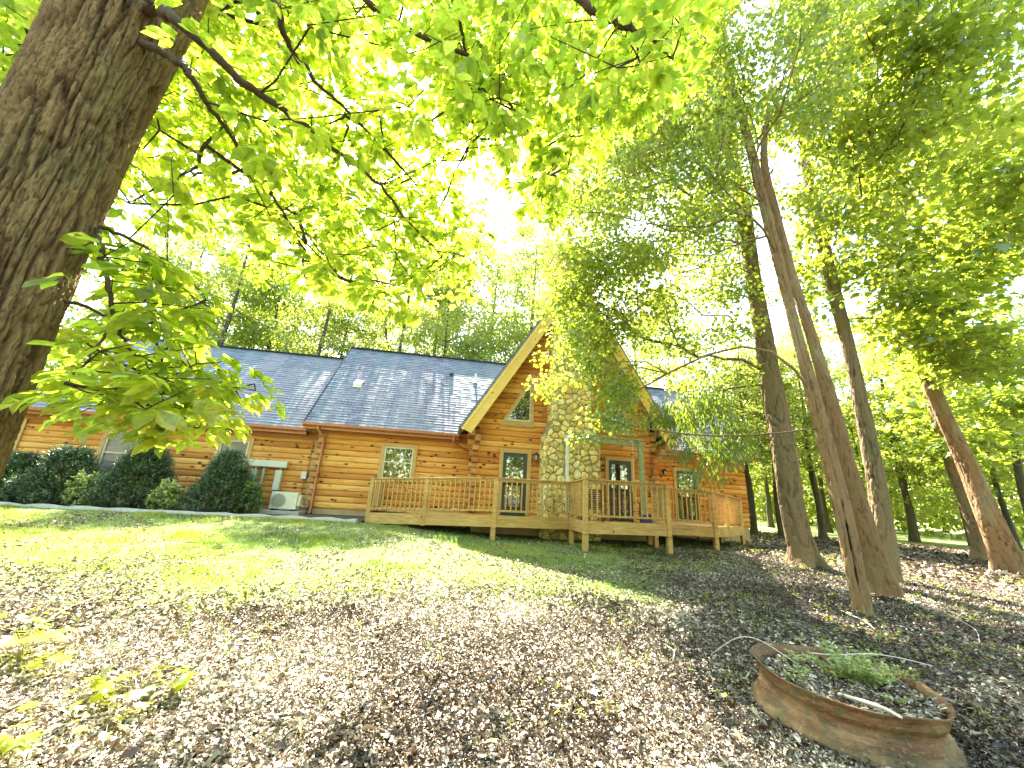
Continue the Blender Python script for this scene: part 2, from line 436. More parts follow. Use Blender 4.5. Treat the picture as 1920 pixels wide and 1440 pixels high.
# ground: dry leaf litter over soil, passing into lawn towards the house
k = NT('ground_cover')
n1 = k.noise((1, 1, 1), 28.0, 5, 0.7); n2 = k.noise((1, 1, 1), 9.0, 4)
vv = k.vor((1, 1, 1), 34.0, 'F1', 'Color')
sp = k.n('ShaderNodeSeparateColor'); k.l(vv, sp.inputs[0])
lit = k.ramp(k.math('ADD', k.math('MULTIPLY', n1, 0.7), k.math('MULTIPLY', sp.outputs[0], 0.35)),
             [(0.35, (.012, .008, .005)), (0.55, (.08, .058, .04)), (0.75, (.30, .25, .19))])
gr = k.ramp(k.noise((1, 1, 1), 22.0, 5, 0.7), [(0.3, (.05, .08, .012)), (0.55, (.14, .20, .025)), (0.75, (.30, .32, .08))])
sep = k.n('ShaderNodeSeparateXYZ'); k.l(k.tc, sep.inputs[0])
edge = k.math('ADD', sep.outputs[1], k.math('MULTIPLY', k.noise((0.5, 0.5, 0.5), 1.0, 4), 4.0))
edge = k.math('SUBTRACT', edge, k.math('MULTIPLY', k.math('MAXIMUM', k.math('SUBTRACT', sep.outputs[0], 2.5), 0.0), 0.9))
lawn = k.ramp(k.math('DIVIDE', edge, 20.0), [(0.35, 0.0), (0.46, 0.85)])
far = k.ramp(k.math('DIVIDE', k.math('ADD', sep.outputs[0], sep.outputs[1]), 100.0), [(0.42, 0.0), (0.55, 0.9)])
k.color(k.mix(far, k.mix(lawn, lit, gr), (.20, .26, .07))); k.rough(0.95)
k.bump(n1, 0.9, 0.03); M['ground'] = k.m
k = NT('mulch'); k.color(k.ramp(k.noise((20, 20, 20), 1.0, 5), [(0.35, (.03, .02, .012)), (0.7, (.16, .12, .08))])); k.rough(.95)
k.bump(k.noise((30, 30, 30), 1.0, 4), 0.8, 0.02); M['mulch'] = k.m

# ------------------------------------------------------------------ leaves
def _tmpl(v, f): return np.array(v, float), np.array(f, int)
T_OB = _tmpl([(0, 0, 0), (.22, -.13, .03), (.52, -.235, .055), (.80, -.19, .03), (1.04, 0, -.10), (.80, .19, .03), (.52, .235, .055), (.22, .13, .03), (.28, 0, -.015), (.66, 0, -.03)],
             [(0, 1, 8), (1, 2, 8), (2, 9, 8), (2, 3, 9), (3, 4, 9), (0, 8, 7), (7, 8, 6), (6, 8, 9), (6, 9, 5), (5, 9, 4)])
_m = [(0, 0), (.10, -.30), (.28, -.52), (.40, -.26), (.72, -.42), (.62, -.14), (1.0, 0), (.62, .14), (.72, .42), (.40, .26), (.28, .52), (.10, .30)]
T_MA = _tmpl([(x, y, .10 * abs(y) - .08 * x * x) for x, y in _m] + [(.36, 0, -.02)], [(i, (i + 1) % 12, 12) for i in range(12)])
T_RH = _tmpl([(0, 0, 0), (.5, -.30, .06), (1, 0, -.06), (.5, .30, .06)], [(0, 1, 2), (0, 2, 3)])
T_LA = _tmpl([(0, 0, 0), (.4, -.14, .03), (1, 0, -.1), (.4, .14, .03), ], [(0, 1, 2), (0, 2, 3)])
T_NE = _tmpl([(0, 0, 0), (.5, -.10, 0), (1, 0, 0), (.5, .10, 0)], [(0, 1, 2), (0, 2, 3)])
T_LI = _tmpl([(0, -.08, .0), (.06, .10, .08), (.50, -.22, .20), (.55, .17, .27), (1.25, -.05, .0), (1.15, .08, .10)], [(0, 2, 1), (1, 2, 3), (2, 4, 3), (3, 4, 5)])
T_GR = _tmpl([(0, -.07, 0), (0, .07, 0), (1, 0, .15)], [(0, 1, 2)])

def unit(v): return v / (np.linalg.norm(v, axis=-1, keepdims=True) + 1e-9)

def leaves(pos, ax, nr, size, tm, g=None, jit=0.0):
    g = g or rng
    tv, tf = tm; N = len(pos); nv = len(tv)
    ax = unit(ax); sd = unit(np.cross(nr, ax)); nr = np.cross(ax, sd)
    size = np.asarray(size, float).reshape(N, 1, 1)
    T = np.repeat(tv[None], N, 0)
    T[:, :, 2] *= g.uniform(0.3, 1.8, (N, 1)) * 1.0
    T[:, :, 1] *= g.uniform(0.8, 1.2, (N, 1))
    if jit: T[:, 1:] += g.normal(0, jit, T[:, 1:].shape)
    V = pos[:, None] + size * (T[:, :, :1] * ax[:, None] + T[:, :, 1:2] * sd[:, None] + T[:, :, 2:3] * nr[:, None])
    Fc = tf[None] + (np.arange(N) * nv)[:, None, None]
    return V.reshape(-1, 3), Fc.reshape(-1, 3)

def cat_meshes(parts):
    V = []; Fs = []; T = []; k = 0
    for v, f, t in parts:
        V.append(v); Fs.append(f + k); T.append(t); k += len(v)
    return np.concatenate(V), np.concatenate(Fs), np.concatenate(T)

def inpoly(P, poly):
    x, y = P[:, 0], P[:, 1]; c = np.zeros(len(P), bool); n = len(poly)
    for i in range(n):
        x1, y1 = poly[i]; x2, y2 = poly[(i + 1) % n]
        if y1 == y2: continue
        c ^= ((y1 > y) != (y2 > y)) & (x < (x2 - x1) * (y - y1) / (y2 - y1) + x1)
    return c

def sample_poly(poly, n, dlo, dhi, holes=(), g=None, zmax=None, zmin=None):
    """n points of real space seen inside an outline, at distances between dlo and dhi"""
    g = g or rng
    poly = np.array(poly, float); lo = poly.min(0); hi = poly.max(0); out = []
    while len(out) < n:
        P = g.uniform(lo, hi, (n * 3, 2)); P = P[inpoly(P, poly)]
        for h in holes: P = P[~inpoly(P, np.array(h, float))]
        for x, y in P:
            q = at_d(x, y, g.uniform(dlo, dhi))
            if zmax and q[2] > zmax: continue
            if zmin and q[2] < zmin: continue
            out.append(q)
            if len(out) >= n: break
    return np.array(out)

# ------------------------------------------------------------------ trees
def catmull(pts, per):
    pts = np.array(pts, float); out = []
    P = np.vstack([2 * pts[0] - pts[1], pts, 2 * pts[-1] - pts[-2]])
    for i in range(1, len(P) - 2):
        for t in np.linspace(0, 1, per, endpoint=False):
            a, b, c, d = P[i - 1], P[i], P[i + 1], P[i + 2]
            out.append(0.5 * ((2 * b) + (-a + c) * t + (2 * a - 5 * b + 4 * c - d) * t * t + (-a + 3 * b - 3 * c + d) * t ** 3))
    out.append(pts[-1]); return np.array(out)

def trunk_mesh(pts, flare=0.5, n=16, seed=0, lump=0.08, bk=None, seam=None):
    """pts: (x,y,z,r) control points from base to top; bk: (ridge count, ridge length, depth) carves real bark"""
    C = catmull(pts, 6)
    rs = np.random.default_rng(seed); ph = rs.uniform(0, 6.28, 4)
    D = C
    if bk:
        n = 84; L = np.r_[0, np.cumsum(np.linalg.norm(np.diff(C[:, :3], axis=0), axis=1))]
        ss = np.arange(0, L[-1], .03); D = np.c_[[np.interp(ss, L, C[:, k_]) for k_ in range(4)]].T
    else: ss = D[:, 2] - D[0, 2]
    q = np.linspace(0, 2 * math.pi, n, endpoint=False)
    Q, H = np.meshgrid(q, ss); r = D[:, 3][:, None]; h = (D[:, 2] - D[0, 2])[:, None]
    fl = flare * np.exp(-np.maximum(h, 0) / 0.35)
    rr = r * (1 + fl * (0.75 + 0.6 * np.sin(3 * Q + ph[0]) + 0.45 * np.sin(5 * Q + ph[3])) + lump * np.sin(2 * Q + ph[1] + h * 0.8) + lump * 0.7 * np.sin(3 * Q + ph[2] - h * 1.3))
    tint = np.full(Q.shape, .5)
    if bk:
        u = Q / (2 * math.pi); w_ = sstep(.85, 1, u); nr_, ln, dp = bk
        wp = fbm(u * 4, H * 1.2, seed + 3, 3) * (1 - w_) + fbm((u - 1) * 4, H * 1.2, seed + 3, 3) * w_
        def rd(sx, sy, sd):
            f = lambda uu: np.clip(np.abs(2 * fbm(uu * sx + wp * 1.5, H * sy + wp, sd, 2) - 1) / .22, 0, 1)
            return f(u) * (1 - w_) + f(u - 1) * w_
        a = rd(nr_, ln, seed + 11); b = rd(nr_ * 2.6, ln * 3.2, seed + 12)
        hh = (2 * a - 1) * .65 + (2 * b - 1) * .35
        rr = rr + dp * hh * np.clip(r / .15, .3, 1.3); tint = np.clip(.5 + .5 * hh, 0, 1)
    if seam:
        q0, slots = seam; dq = (Q - q0 - .10 * np.sin(h * 1.1) + math.pi) % (2 * math.pi) - math.pi
        cut = .022 * np.exp(-(dq / .13) ** 2) * (h > .2)
        for lo, hi in slots: cut = cut + .075 * np.exp(-(dq / .14) ** 4) * sstep(lo - .05, lo + .04, h) * sstep(hi + .05, hi - .04, h)
        rr = rr - cut; tint = np.clip(tint - cut * 18, 0, 1)
    z = D[:, 2][:, None] + 0 * Q; z[0] -= .12
    V = np.c_[(D[:, 0][:, None] + rr * np.cos(Q)).ravel(), (D[:, 1][:, None] + rr * np.sin(Q)).ravel(), z.ravel()]
    i_, j_ = np.meshgrid(np.arange(n), np.arange(len(D) - 1)); a = (j_ * n + i_).ravel(); b = (j_ * n + (i_ + 1) % n).ravel()
    return V, np.c_[a, b, b + n, a + n], C, tint.ravel()

def skeleton(trunk, centers, step=0.5, sag=0.12, g=None, bias=0.55):
    """grow branches from trunk nodes to every cluster centre; returns nodes, parents, counts"""
    g = g or rng
    P = [np.array(t[:3]) for t in trunk]; par = [-1] + list(range(len(trunk) - 1)); path = [0.0] * len(P)
    nt_ = len(P)
    ax = np.array(P)
    d0 = np.array([np.min(np.linalg.norm(ax - c, axis=1)) for c in centers])
    ends = []
    A = np.zeros((20000, 3)); L = np.zeros(20000); A[:nt_] = ax; cnt = nt_
    for ci in np.argsort(d0):
        c = centers[ci]
        dv = c - A[:cnt]; dist = np.linalg.norm(dv, axis=1)
        low = np.clip(-dv[:, 2], 0, None)                      # branches rather rise than fall
        k = int(np.argmin(dist + bias * L[:cnt] + 0.7 * low))
        n = max(1, int(dist[k] / step)); a = A[k].copy(); prev = k
        off = g.normal(0, 0.10, 3) * dist[k]
        for s in range(1, n + 1):
            t = s / n; q = a + (c - a) * t + off * math.sin(math.pi * t) + np.array([0, 0, sag * dist[k] * math.sin(math.pi * t)])
            if cnt >= 19990: break
            A[cnt] = q; L[cnt] = L[prev] + np.linalg.norm(q - A[prev]); par.append(prev); prev = cnt; cnt += 1
        ends.append(prev)
    num = np.zeros(cnt)
    for e in ends:
        k = e
        while k >= nt_:
            num[k] += 1; k = par[k]
    return A[:cnt], np.array(par[:cnt]), num, nt_, ends

def branch_mesh(A, par, num, nt_, r0=0.010, p=0.52, n=5, rmax=0.2):
    idx = np.arange(nt_, len(A)); r = np.minimum(r0 * np.maximum(num, 1) ** p, rmax)
    rp = np.where(par[idx] >= nt_, r[np.maximum(par[idx], 0)], r[idx] * 1.25)
    a = A[par[idx]]; b = A[idx]; d = unit(b - a)
    ref = np.where(np.abs(d[:, 2:3]) < 0.9, np.array([[0, 0, 1.]]), np.array([[1., 0, 0]]))
    u = unit(np.cross(d, ref)); v = np.cross(d, u); V = np.zeros((len(idx), 2 * n, 3))
    a = a - d * (r[idx] * 0.4)[:, None]
    for j in range(n):
        q = 2 * math.pi * j / n; o = u * math.cos(q) + v * math.sin(q)
        V[:, j] = a + o * np.minimum(rp, r[idx] * 1.6)[:, None]; V[:, n + j] = b + o * r[idx][:, None]
    f = np.array([(j, (j + 1) % n, n + (j + 1) % n, n + j) for j in range(n)])
    Fc = f[None] + (np.arange(len(idx)) * 2 * n)[:, None, None]
    return V.reshape(-1, 3), Fc.reshape(-1, 4)

def cluster_leaves(centers, nper, rc, size, tm, flat=0.55, tilt=0.45, droop=0.25, g=None, tint_lo=0.0, tint_hi=1.0, along=None):
    g = g or rng
    N = len(centers) * nper
    c = np.repeat(centers, nper, 0)
    o = g.normal(0, 1, (N, 3)); o = unit(o) * (g.uniform(0, 1, (N, 1)) ** 0.45) * rc
    o[:, 2] *= flat
    pos = c + o
    ax = o * 1.0 + g.normal(0, 0.35, (N, 3)) * rc; ax[:, 2] -= droop * rc * 2
    nr = np.array([0, 0, 1.0]) + g.normal(0, tilt, (N, 3))
    base = np.repeat(g.uniform(tint_lo, tint_hi, len(centers)), nper)
    t = np.clip(base * 0.55 + 0.45 * g.uniform(tint_lo, tint_hi, N), 0, 1)
    sz = g.uniform(size[0], size[1], N)
    V, Fc = leaves(pos, ax, nr, sz, tm, g)
    return V, Fc, np.repeat(t, len(tm[0]))

def build_tree(name, label, cat, trunks, centers, leafspec, leafmat, barkmat, group=None, flare=0.75, r0=0.010, seed=0, sides=16, extra=None, kinds=None, bk=None, more=None, seams=None):
    g = np.random.default_rng(seed + 100)
    b = trunks[0][0]
    root = empty(name, (b[0], b[1], b[2]), label, cat, group)
    tm_ = [trunk_mesh(tr, flare, sides, seed + i, .08, bk, seams[i] if seams else None) for i, tr in enumerate(trunks)]
    groups = [[] for _ in trunks]
    if centers is not None:
        for c in (centers if more is None else np.vstack([centers, more])):
            groups[int(np.argmin([np.min(np.linalg.norm(C[2][:, :3] - c, axis=1)) for C in tm_]))].append(c)
    for i, ((V, Fc, C, tn), cs) in enumerate(zip(tm_, groups)):
        if cs:
            A, par, num, nt_, ends = skeleton(C[len(C) // 3:], np.array(cs), g=g)
            v, f = branch_mesh(A, par, num, nt_, r0, .46, 5, .055)
            Fc = np.vstack([Fc, f + len(V)]); V = np.vstack([V, v]); tn = np.concatenate([tn, np.full(len(v), .5)])
        tri_mesh('trunk', V, Fc, barkmat[i] if isinstance(barkmat, list) else barkmat, root, tn, smooth=True)
    if centers is not None and len(centers):
        parts = [cluster_leaves(centers, g=g, **leafspec)]
        if extra is not None: parts.append(extra)
        V, Fc, T = cat_meshes(parts)
        tri_mesh('crown', V, Fc, leafmat, root, T)
    return root

def copy_tree(o, loc, rz, sc, label, group):
    c = o.copy(); COL.objects.link(c); c.location = loc; c.rotation_euler = (0, 0, rz); c.scale = sc
    c['label'] = label
    if group: c['group'] = group
    for ch in list(o.children):
        d = ch.copy(); COL.objects.link(d); d.parent = c
    return c

# ================================================================== THE SETTING
def build_ground():
    def axis(lo, hi, fine_lo, fine_hi, step):
        a = list(np.arange(fine_lo, fine_hi, step)); s = step; x = fine_lo
        L = []
        while x > lo: s *= 1.12; x -= s; L.append(max(x, lo))
        s = step; x = fine_hi; Rr = [fine_hi]
        while x < hi: s *= 1.12; x += s; Rr.append(min(x, hi))
        return np.array(L[::-1] + a + Rr)
    X = axis(-400, 400, -12, 14, 0.12); Y = axis(-300, 500, 0, 14, 0.10)
    gx, gy = np.meshgrid(X, Y); z = ground(gx, gy)
    z = z + 0.025 * (fbm(gx * 2.2, gy * 2.2, 21, 3) - 0.5) * (np.hypot(gx, gy) < 30)
    V = np.c_[gx.ravel(), gy.ravel(), z.ravel()]; nx = len(X); ny = len(Y)
    i, j = np.meshgrid(np.arange(nx - 1), np.arange(ny - 1)); a = (j * nx + i).ravel()
    o = tri_mesh('ground', V, np.c_[a, a + 1, a + 1 + nx, a + nx], M['ground'], None, smooth=True)
    tag(o, kind='structure')
build_ground()

def lawn_mask(x, y):
    e = y + 5.0 * fbm(x * 0.6, y * 0.6, 31, 4) - 0.9 * np.maximum(x - 2.5, 0)
    return sstep(6.6, 11.4, e) ** 1.5 * (.55 + .45 * sstep(.3, .6, fbm(x * 1.3, y * 1.3, 33, 4)))

def build_litter():
    g = np.random.default_rng(3)
    parts = []
    for n, r0, r1, s0, s1 in ((230000, 1.6, 6.0, 0.012, 0.036), (14000, 1.6, 7.0, 0.04, 0.075), (190000, 6.0, 15.0, 0.022, 0.058), (60000, 15.0, 32.0, .07, .15)):
        th = g.uniform(R(-62), R(66), n); rr = np.sqrt(g.uniform(r0 ** 2, r1 ** 2, n))
        x = rr * np.sin(th); y = rr * np.cos(th)
        keep = (g.uniform(0, 1, n) > 0.955 * lawn_mask(x, y)) & ((y < 12.3) | (x > 8)) & ((r0 < 14) | (x > 9.5))
        x = x[keep]; y = y[keep]; n = len(x)
        # drifts: thicker and thinner places
        pos = np.c_[x, y, ground(x, y) + g.uniform(0.0, 0.028, n)]
        ax = np.c_[g.normal(0, 1, (n, 2)), g.normal(0, 0.35, n)]
        nr = np.c_[g.normal(0, 1.2, (n, 2)), np.ones(n)]
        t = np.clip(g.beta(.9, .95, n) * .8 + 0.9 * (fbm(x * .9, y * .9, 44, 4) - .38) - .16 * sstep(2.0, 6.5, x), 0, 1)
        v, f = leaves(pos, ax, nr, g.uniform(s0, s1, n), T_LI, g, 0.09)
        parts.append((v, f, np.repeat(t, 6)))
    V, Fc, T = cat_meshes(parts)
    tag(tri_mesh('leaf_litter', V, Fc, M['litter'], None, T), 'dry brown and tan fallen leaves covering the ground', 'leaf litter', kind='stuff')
build_litter()

def build_grass():
    g = np.random.default_rng(4); n = 300000
    x = g.uniform(-13, 9, n); y = g.uniform(3.0, 12.6, n)
    mk = lawn_mask(x, y) * (0.12 + 0.88 * sstep(.38, .55, fbm(x * 0.9, y * 0.9, 51, 4))) + 0.10 * sstep(.55, .68, fbm(x * 1.6, y * 1.6, 53, 3))
    mk = np.where((x > 1) & (y > 11.4), mk * 0.15, mk)
    keep = g.uniform(0, 1, n) < mk; x = x[keep]; y = y[keep]; n = len(x)
    pos = np.c_[x, y, ground(x, y)]
    ax = np.c_[g.normal(0, 0.45, (n, 2)), np.ones(n)]
    nr = np.c_[g.normal(0, 1, (n, 2)), np.zeros(n)]
    t = np.clip(1.5 * (fbm(x * 0.6, y * 0.6, 61, 3) - .3) + 0.6 * g.uniform(0, 1, n) - .05, 0, 1)
    v, f = leaves(pos, ax, nr, g.uniform(0.03, 0.07, n) * (1 + .8 * sstep(.58, .7, fbm(x * 2.5, y * 2.5, 57, 2))), T_GR, g)
    tag(tri_mesh('grass', v, f, M['grass'], None, np.repeat(t, 3)), 'short yellow green lawn grass in front of the log house', 'grass', kind='stuff')
build_grass()

# planting bed under the left wing
mb = MB(); mb.add([(-15, 12.7, .60), (-2.4, 12.7, .585), (-2.4, 15.1, .60), (-15, 15.4, .62)], [(0, 1, 2, 3)])
tag(mb.build('planting_bed', M['mulch']), kind='structure')

# ================================================================== THE HOUSE
YG, YM, YL, YR = 13.57, 14.8, 15.3, 16.2
AX, AZ, SL = 4.27, 10.35, 1.65          # gable apex and slope
house = empty('log_house', (0, YG, 0), 'orange stained log house with steep gable, stone chimney and grey shingle roofs', 'house')

def log_wall(name, a, b, Y, z0, z1, holes=(), clip=None, axis='x', flip=1, parent=house, mat='log', bulge=0.042):
    m_ = 8; zs = set(); k0 = math.floor(z0 / LOGH)
    k = k0
    while k * LOGH < z1:
        for s in range(m_ + 1):
            z = (k + s / m_) * LOGH
            if z0 <= z <= z1: zs.add(round(z, 5))
        k += 1
    zs.add(round(z0, 5)); zs.add(round(z1, 5))
    for h in holes: zs.add(round(h[2], 5)); zs.add(round(h[3], 5))
    zs = sorted(zs)
    def off(z):
        t = (z / LOGH) % 1.0; return bulge * math.sqrt(max(0, 1 - (2 * t - 1) ** 2)) ** 0.9
    mb = MB()
    for za, zb in zip(zs[:-1], zs[1:]):
        if zb - za < 1e-4: continue
        zm = (za + zb) / 2
        lo, hi = a, b
        if clip: lo, hi = max(a, clip(zm)[0]), min(b, clip(zm)[1])
        if hi <= lo: continue
        cuts = [(lo, hi)]
        for h in holes:
            if h[2] < zm < h[3]:
                new = []
                for c0, c1 in cuts:
                    if h[1] <= c0 or h[0] >= c1: new.append((c0, c1)); continue
                    if h[0] > c0: new.append((c0, h[0]))
                    if h[1] < c1: new.append((h[1], c1))
                cuts = new
        eps = 1e-4
        oa = off(za + eps); ob = off(zb - eps)
        for c0, c1 in cuts:
            if axis == 'x': mb.add([(c0, Y - flip * oa, za), (c1, Y - flip * oa, za), (c1, Y - flip * ob, zb), (c0, Y - flip * ob, zb)], [(0, 1, 2, 3)])
            else: mb.add([(Y - flip * oa, c0, za), (Y - flip * oa, c1, za), (Y - flip * ob, c1, zb), (Y - flip * ob, c0, zb)], [(0, 3, 2, 1)])
    return mb.build(name, M[mat], parent)

W3 = (-2.32, -1.30, 1.96, 3.04)
W2 = (-8.03, -7.10, 1.52, 2.92)
W1 = (-11.56, -10.62, 1.52, 2.92)
D1 = (1.88, 2.74, 0.93, 3.02)
D2 = (5.76, 6.62, 0.93, 3.02)
D3 = (10.05, 11.0, 0.93, 3.06)
GX0, GX1 = 0.95, 7.45
def gclip(z):
    h = (AZ - 0.25 - z) / SL; return AX - h, AX + h
T1 = [(1.90, 4.17), (2.78, 4.17), (2.74, 5.66)]          # left trapezoid/triangle window (x, z)
T2 = [(5.80, 4.17), (6.68, 4.17), (5.84, 5.66)]
log_wall('wall', GX0, GX1, YG, .78, AZ - .3, [D1, D2], gclip)
log_wall('wall', -4.45, GX0, YM, .78, 3.75, [W3])
log_wall('wall', -14.1, -4.4, YL, .78, 3.6, [W1, W2])
log_wall('wall', GX1, 13.5, YR, .78, 3.95, [D3])
log_wall('wall', YG, YM, GX0, .78, 3.9, axis='y')
log_wall('wall', YL, 22.0, -14.1, .78, 3.6, axis='y')
log_wall('wall', YR, 23.0, 13.5, .78, 3.9, axis='y', flip=-1)
log_wall('wall', YG, YR, GX1, .78, 3.9, axis='y', flip=-1)
# plain bodies so that the house is closed from the sides and back
mb = MB()
mb.box(-14.0, -4.5, YL + .1, 22, .3, 3.5); mb.box(-4.4, GX0, YM + .1, 22, .3, 3.6); mb.box(GX0 + .06, GX1 - .06, YG + .35, 24, .3, 3.8)
mb.box(GX1, 13.44, YR + .35, 23, .3, 3.8)
mb.prism([(AX - 3.9, YG + .35, 3.8), (AX + 3.9, YG + .35, 3.8), (AX, YG + .35, AZ - .25)], (0, 10.3, 0))
mb.build('inner_wall', M['dark'], house)
# gable-end infill of the wings
for q in ([(-14.05, YL + .05, 3.5), (-14.05, 22, 3.5), (-14.05, 18.7, 7.2)], [(-4.47, YM, 3.5), (-4.47, 22, 3.5), (-4.47, 18.4, 7.6)], [(13.45, YR, 3.8), (13.45, 23.6, 3.8), (13.45, 20, 7.8)]):
    mb = MB(); mb.prism(q, (.05, 0, 0)); mb.build('gable_infill', M['log'], house)
# foundations
mb = MB()
mb.box(-14.05, -4.5, YL - .01, 22, 0.0, .78); mb.box(-4.42, GX0 - .05, YM - .01, 21.9, 0.0, .779); mb.box(GX0, GX1, YG - .01, 23.9, -.1, .778); mb.box(GX1 + .01, 13.45, YR - .01, 22.9, -.1, .777)
mb.build('foundation', M['found'], house)

# crossing log ends at the corners
def corner(X, Y, z0, z1, side, name='corner_logs'):
    mb = MB(); k = math.ceil(z0 / LOGH); rr = np.random.default_rng(int(abs(X * 10)))
    while (k + 1) * LOGH < z1:
        zc = (k + .5) * LOGH
        if k % 2 == 0:
            e = .30 + rr.uniform(-.05, .08)
            mb.tube([(X - side * .02, Y + .02, zc), (X + side * e, Y + .02, zc)], .098, 12, t=rr.uniform(.2, .9))
        else:
            e = .22 + rr.uniform(-.04, .08)
            mb.box(X - .02 + min(0, side * .17), X - .02 + max(0, side * .17) + .02, Y - e, Y + .1, zc - .085, zc + .085, t=rr.uniform(0, .6))
            mb.tube([(X + side * .07, Y - e - .03, zc), (X + side * .07, Y, zc)], .085, 12, t=.4)
        k += 1
    mb.build(name, M['log_low'], house)
corner(-4.42, YM, .78, 3.5, -1); corner(GX0 + .02, YG, .78, 4.3, -1); corner(GX1 - .02, YG, .78, 4.3, 1)

# ---- roofs built course by course
def shingles(E0, E1, R1, R0, name='roof', course=0.16, thick=0.10, lift=0.014, back=None):
    E0, E1, R1, R0 = [np.array(q, float) for q in (E0, E1, R1, R0)]
    L = np.linalg.norm(((R0 - E0) + (R1 - E1)) / 2); n = int(L / course); mb = MB()
    nrm = np.cross(E1 - E0, R0 - E0); nrm /= np.linalg.norm(nrm)
    if nrm[2] < 0: nrm = -nrm
    for i in range(n):
        a, b = i / n, (i + 1) / n
        p0 = E0 + (R0 - E0) * a; p1 = E1 + (R1 - E1) * a; q0 = E0 + (R0 - E0) * b; q1 = E1 + (R1 - E1) * b
        m_ = max(2, int(np.linalg.norm(p1 - p0) / 0.33))
        rr = np.random.default_rng(i * 7 + 1)
        for s in range(m_):
            u, v = s / m_, (s + 1) / m_; hh = lift * rr.uniform(.6, 1.35)
            A_ = p0 + (p1 - p0) * u; B_ = p0 + (p1 - p0) * v; C_ = q0 + (q1 - q0) * v; D_ = q0 + (q1 - q0) * u
            mb.add([A_ + nrm * hh, B_ + nrm * hh, C_ + nrm * .001, D_ + nrm * .001, A_ - nrm * .004, B_ - nrm * .004], [(0, 1, 2, 3), (4, 5, 1, 0)], rr.uniform())
    mb.prism([E0 - nrm * .005, E1 - nrm * .005, R1 - nrm * .005, R0 - nrm * .005], -nrm * thick)
    return mb.build(name, M['shingle'], house)

shingles((-5.12, 14.38, 3.66), (.40, 14.38, 3.66), (2.75, 18.4, 7.93), (-5.12, 18.4, 7.93))
shingles((-14.5, 14.88, 3.50), (-5.0, 14.88, 3.50), (-5.0, 18.7, 7.42), (-14.5, 18.7, 7.42))
shingles((8.3, 15.78, 3.92), (13.9, 15.78, 3.92), (13.9, 20.0, 8.0), (5.6, 20.0, 8.0))
shingles((2.75, 22.4, 3.66), (-5.12, 22.4, 3.66), (-5.12, 18.41, 7.93), (2.75, 18.41, 7.93))
shingles((-5.0, 22.5, 3.50), (-14.5, 22.5, 3.50), (-14.5, 18.71, 7.42), (-5.0, 18.71, 7.42))
shingles((13.9, 24.2, 3.92), (5.6, 24.2, 3.92), (5.6, 20.01, 8.0), (13.9, 20.01, 8.0))
gx0, gx1 = AX - (AZ - 3.71) / SL, AX + (AZ - 3.71) / SL
shingles((gx0, 24.5, 3.71), (gx0, 12.98, 3.71), (AX, 12.98, AZ), (AX, 24.5, AZ))
shingles((gx1, 12.98, 3.71), (gx1, 24.5, 3.71), (AX + .001, 24.5, AZ), (AX + .001, 12.98, AZ))
for a, b in (((-5.14, 18.4, 7.97), (2.7, 18.4, 7.97)), ((-14.5, 18.7, 7.46), (-5.1, 18.7, 7.46)), ((5.7, 20, 8.04), (13.9, 20, 8.04)), ((AX, 12.98, AZ + .04), (AX, 24.5, AZ + .04))):
    mb = MB(); mb.bar(a, b, .24, .03); mb.build('ridge_cap', M['ridge'], house)

# rake boards with their thinner top strip, and the soffit of the overhang
for sgn in (-1, 1):
    mb = MB()
    foot = np.array([AX + sgn * (AZ - 3.71) / SL, 12.94, 3.71]); top = np.array([AX, 12.94, AZ])
    d = unit(foot - top); nn = np.array([-d[2] * sgn, 0, d[0] * sgn]);
    if nn[2] > 0: nn = -nn
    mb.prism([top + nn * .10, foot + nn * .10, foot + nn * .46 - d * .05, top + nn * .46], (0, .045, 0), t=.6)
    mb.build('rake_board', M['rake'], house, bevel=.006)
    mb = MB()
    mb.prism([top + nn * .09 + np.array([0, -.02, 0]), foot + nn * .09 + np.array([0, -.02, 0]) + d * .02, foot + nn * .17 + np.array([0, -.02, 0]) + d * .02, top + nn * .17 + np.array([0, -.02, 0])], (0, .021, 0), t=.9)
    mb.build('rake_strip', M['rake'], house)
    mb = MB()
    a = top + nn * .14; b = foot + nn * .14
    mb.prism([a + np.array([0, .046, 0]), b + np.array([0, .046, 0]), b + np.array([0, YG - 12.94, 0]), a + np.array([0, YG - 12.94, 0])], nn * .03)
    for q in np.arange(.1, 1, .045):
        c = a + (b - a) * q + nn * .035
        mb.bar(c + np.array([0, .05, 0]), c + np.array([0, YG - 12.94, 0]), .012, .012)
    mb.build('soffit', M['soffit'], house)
    # purlin blocks at the foot of the rake
    mb = MB()
    for q in (.0, .22):
        c = foot + np.array([-sgn * (.45 + q), .05, -.02 + q * .2])
        mb.box(c[0] - .1, c[0] + .1, 13.0, YG + .3, c[2] - .22 - q, c[2] - .02 - q)
    mb.build('purlin', M['soffit'], house)

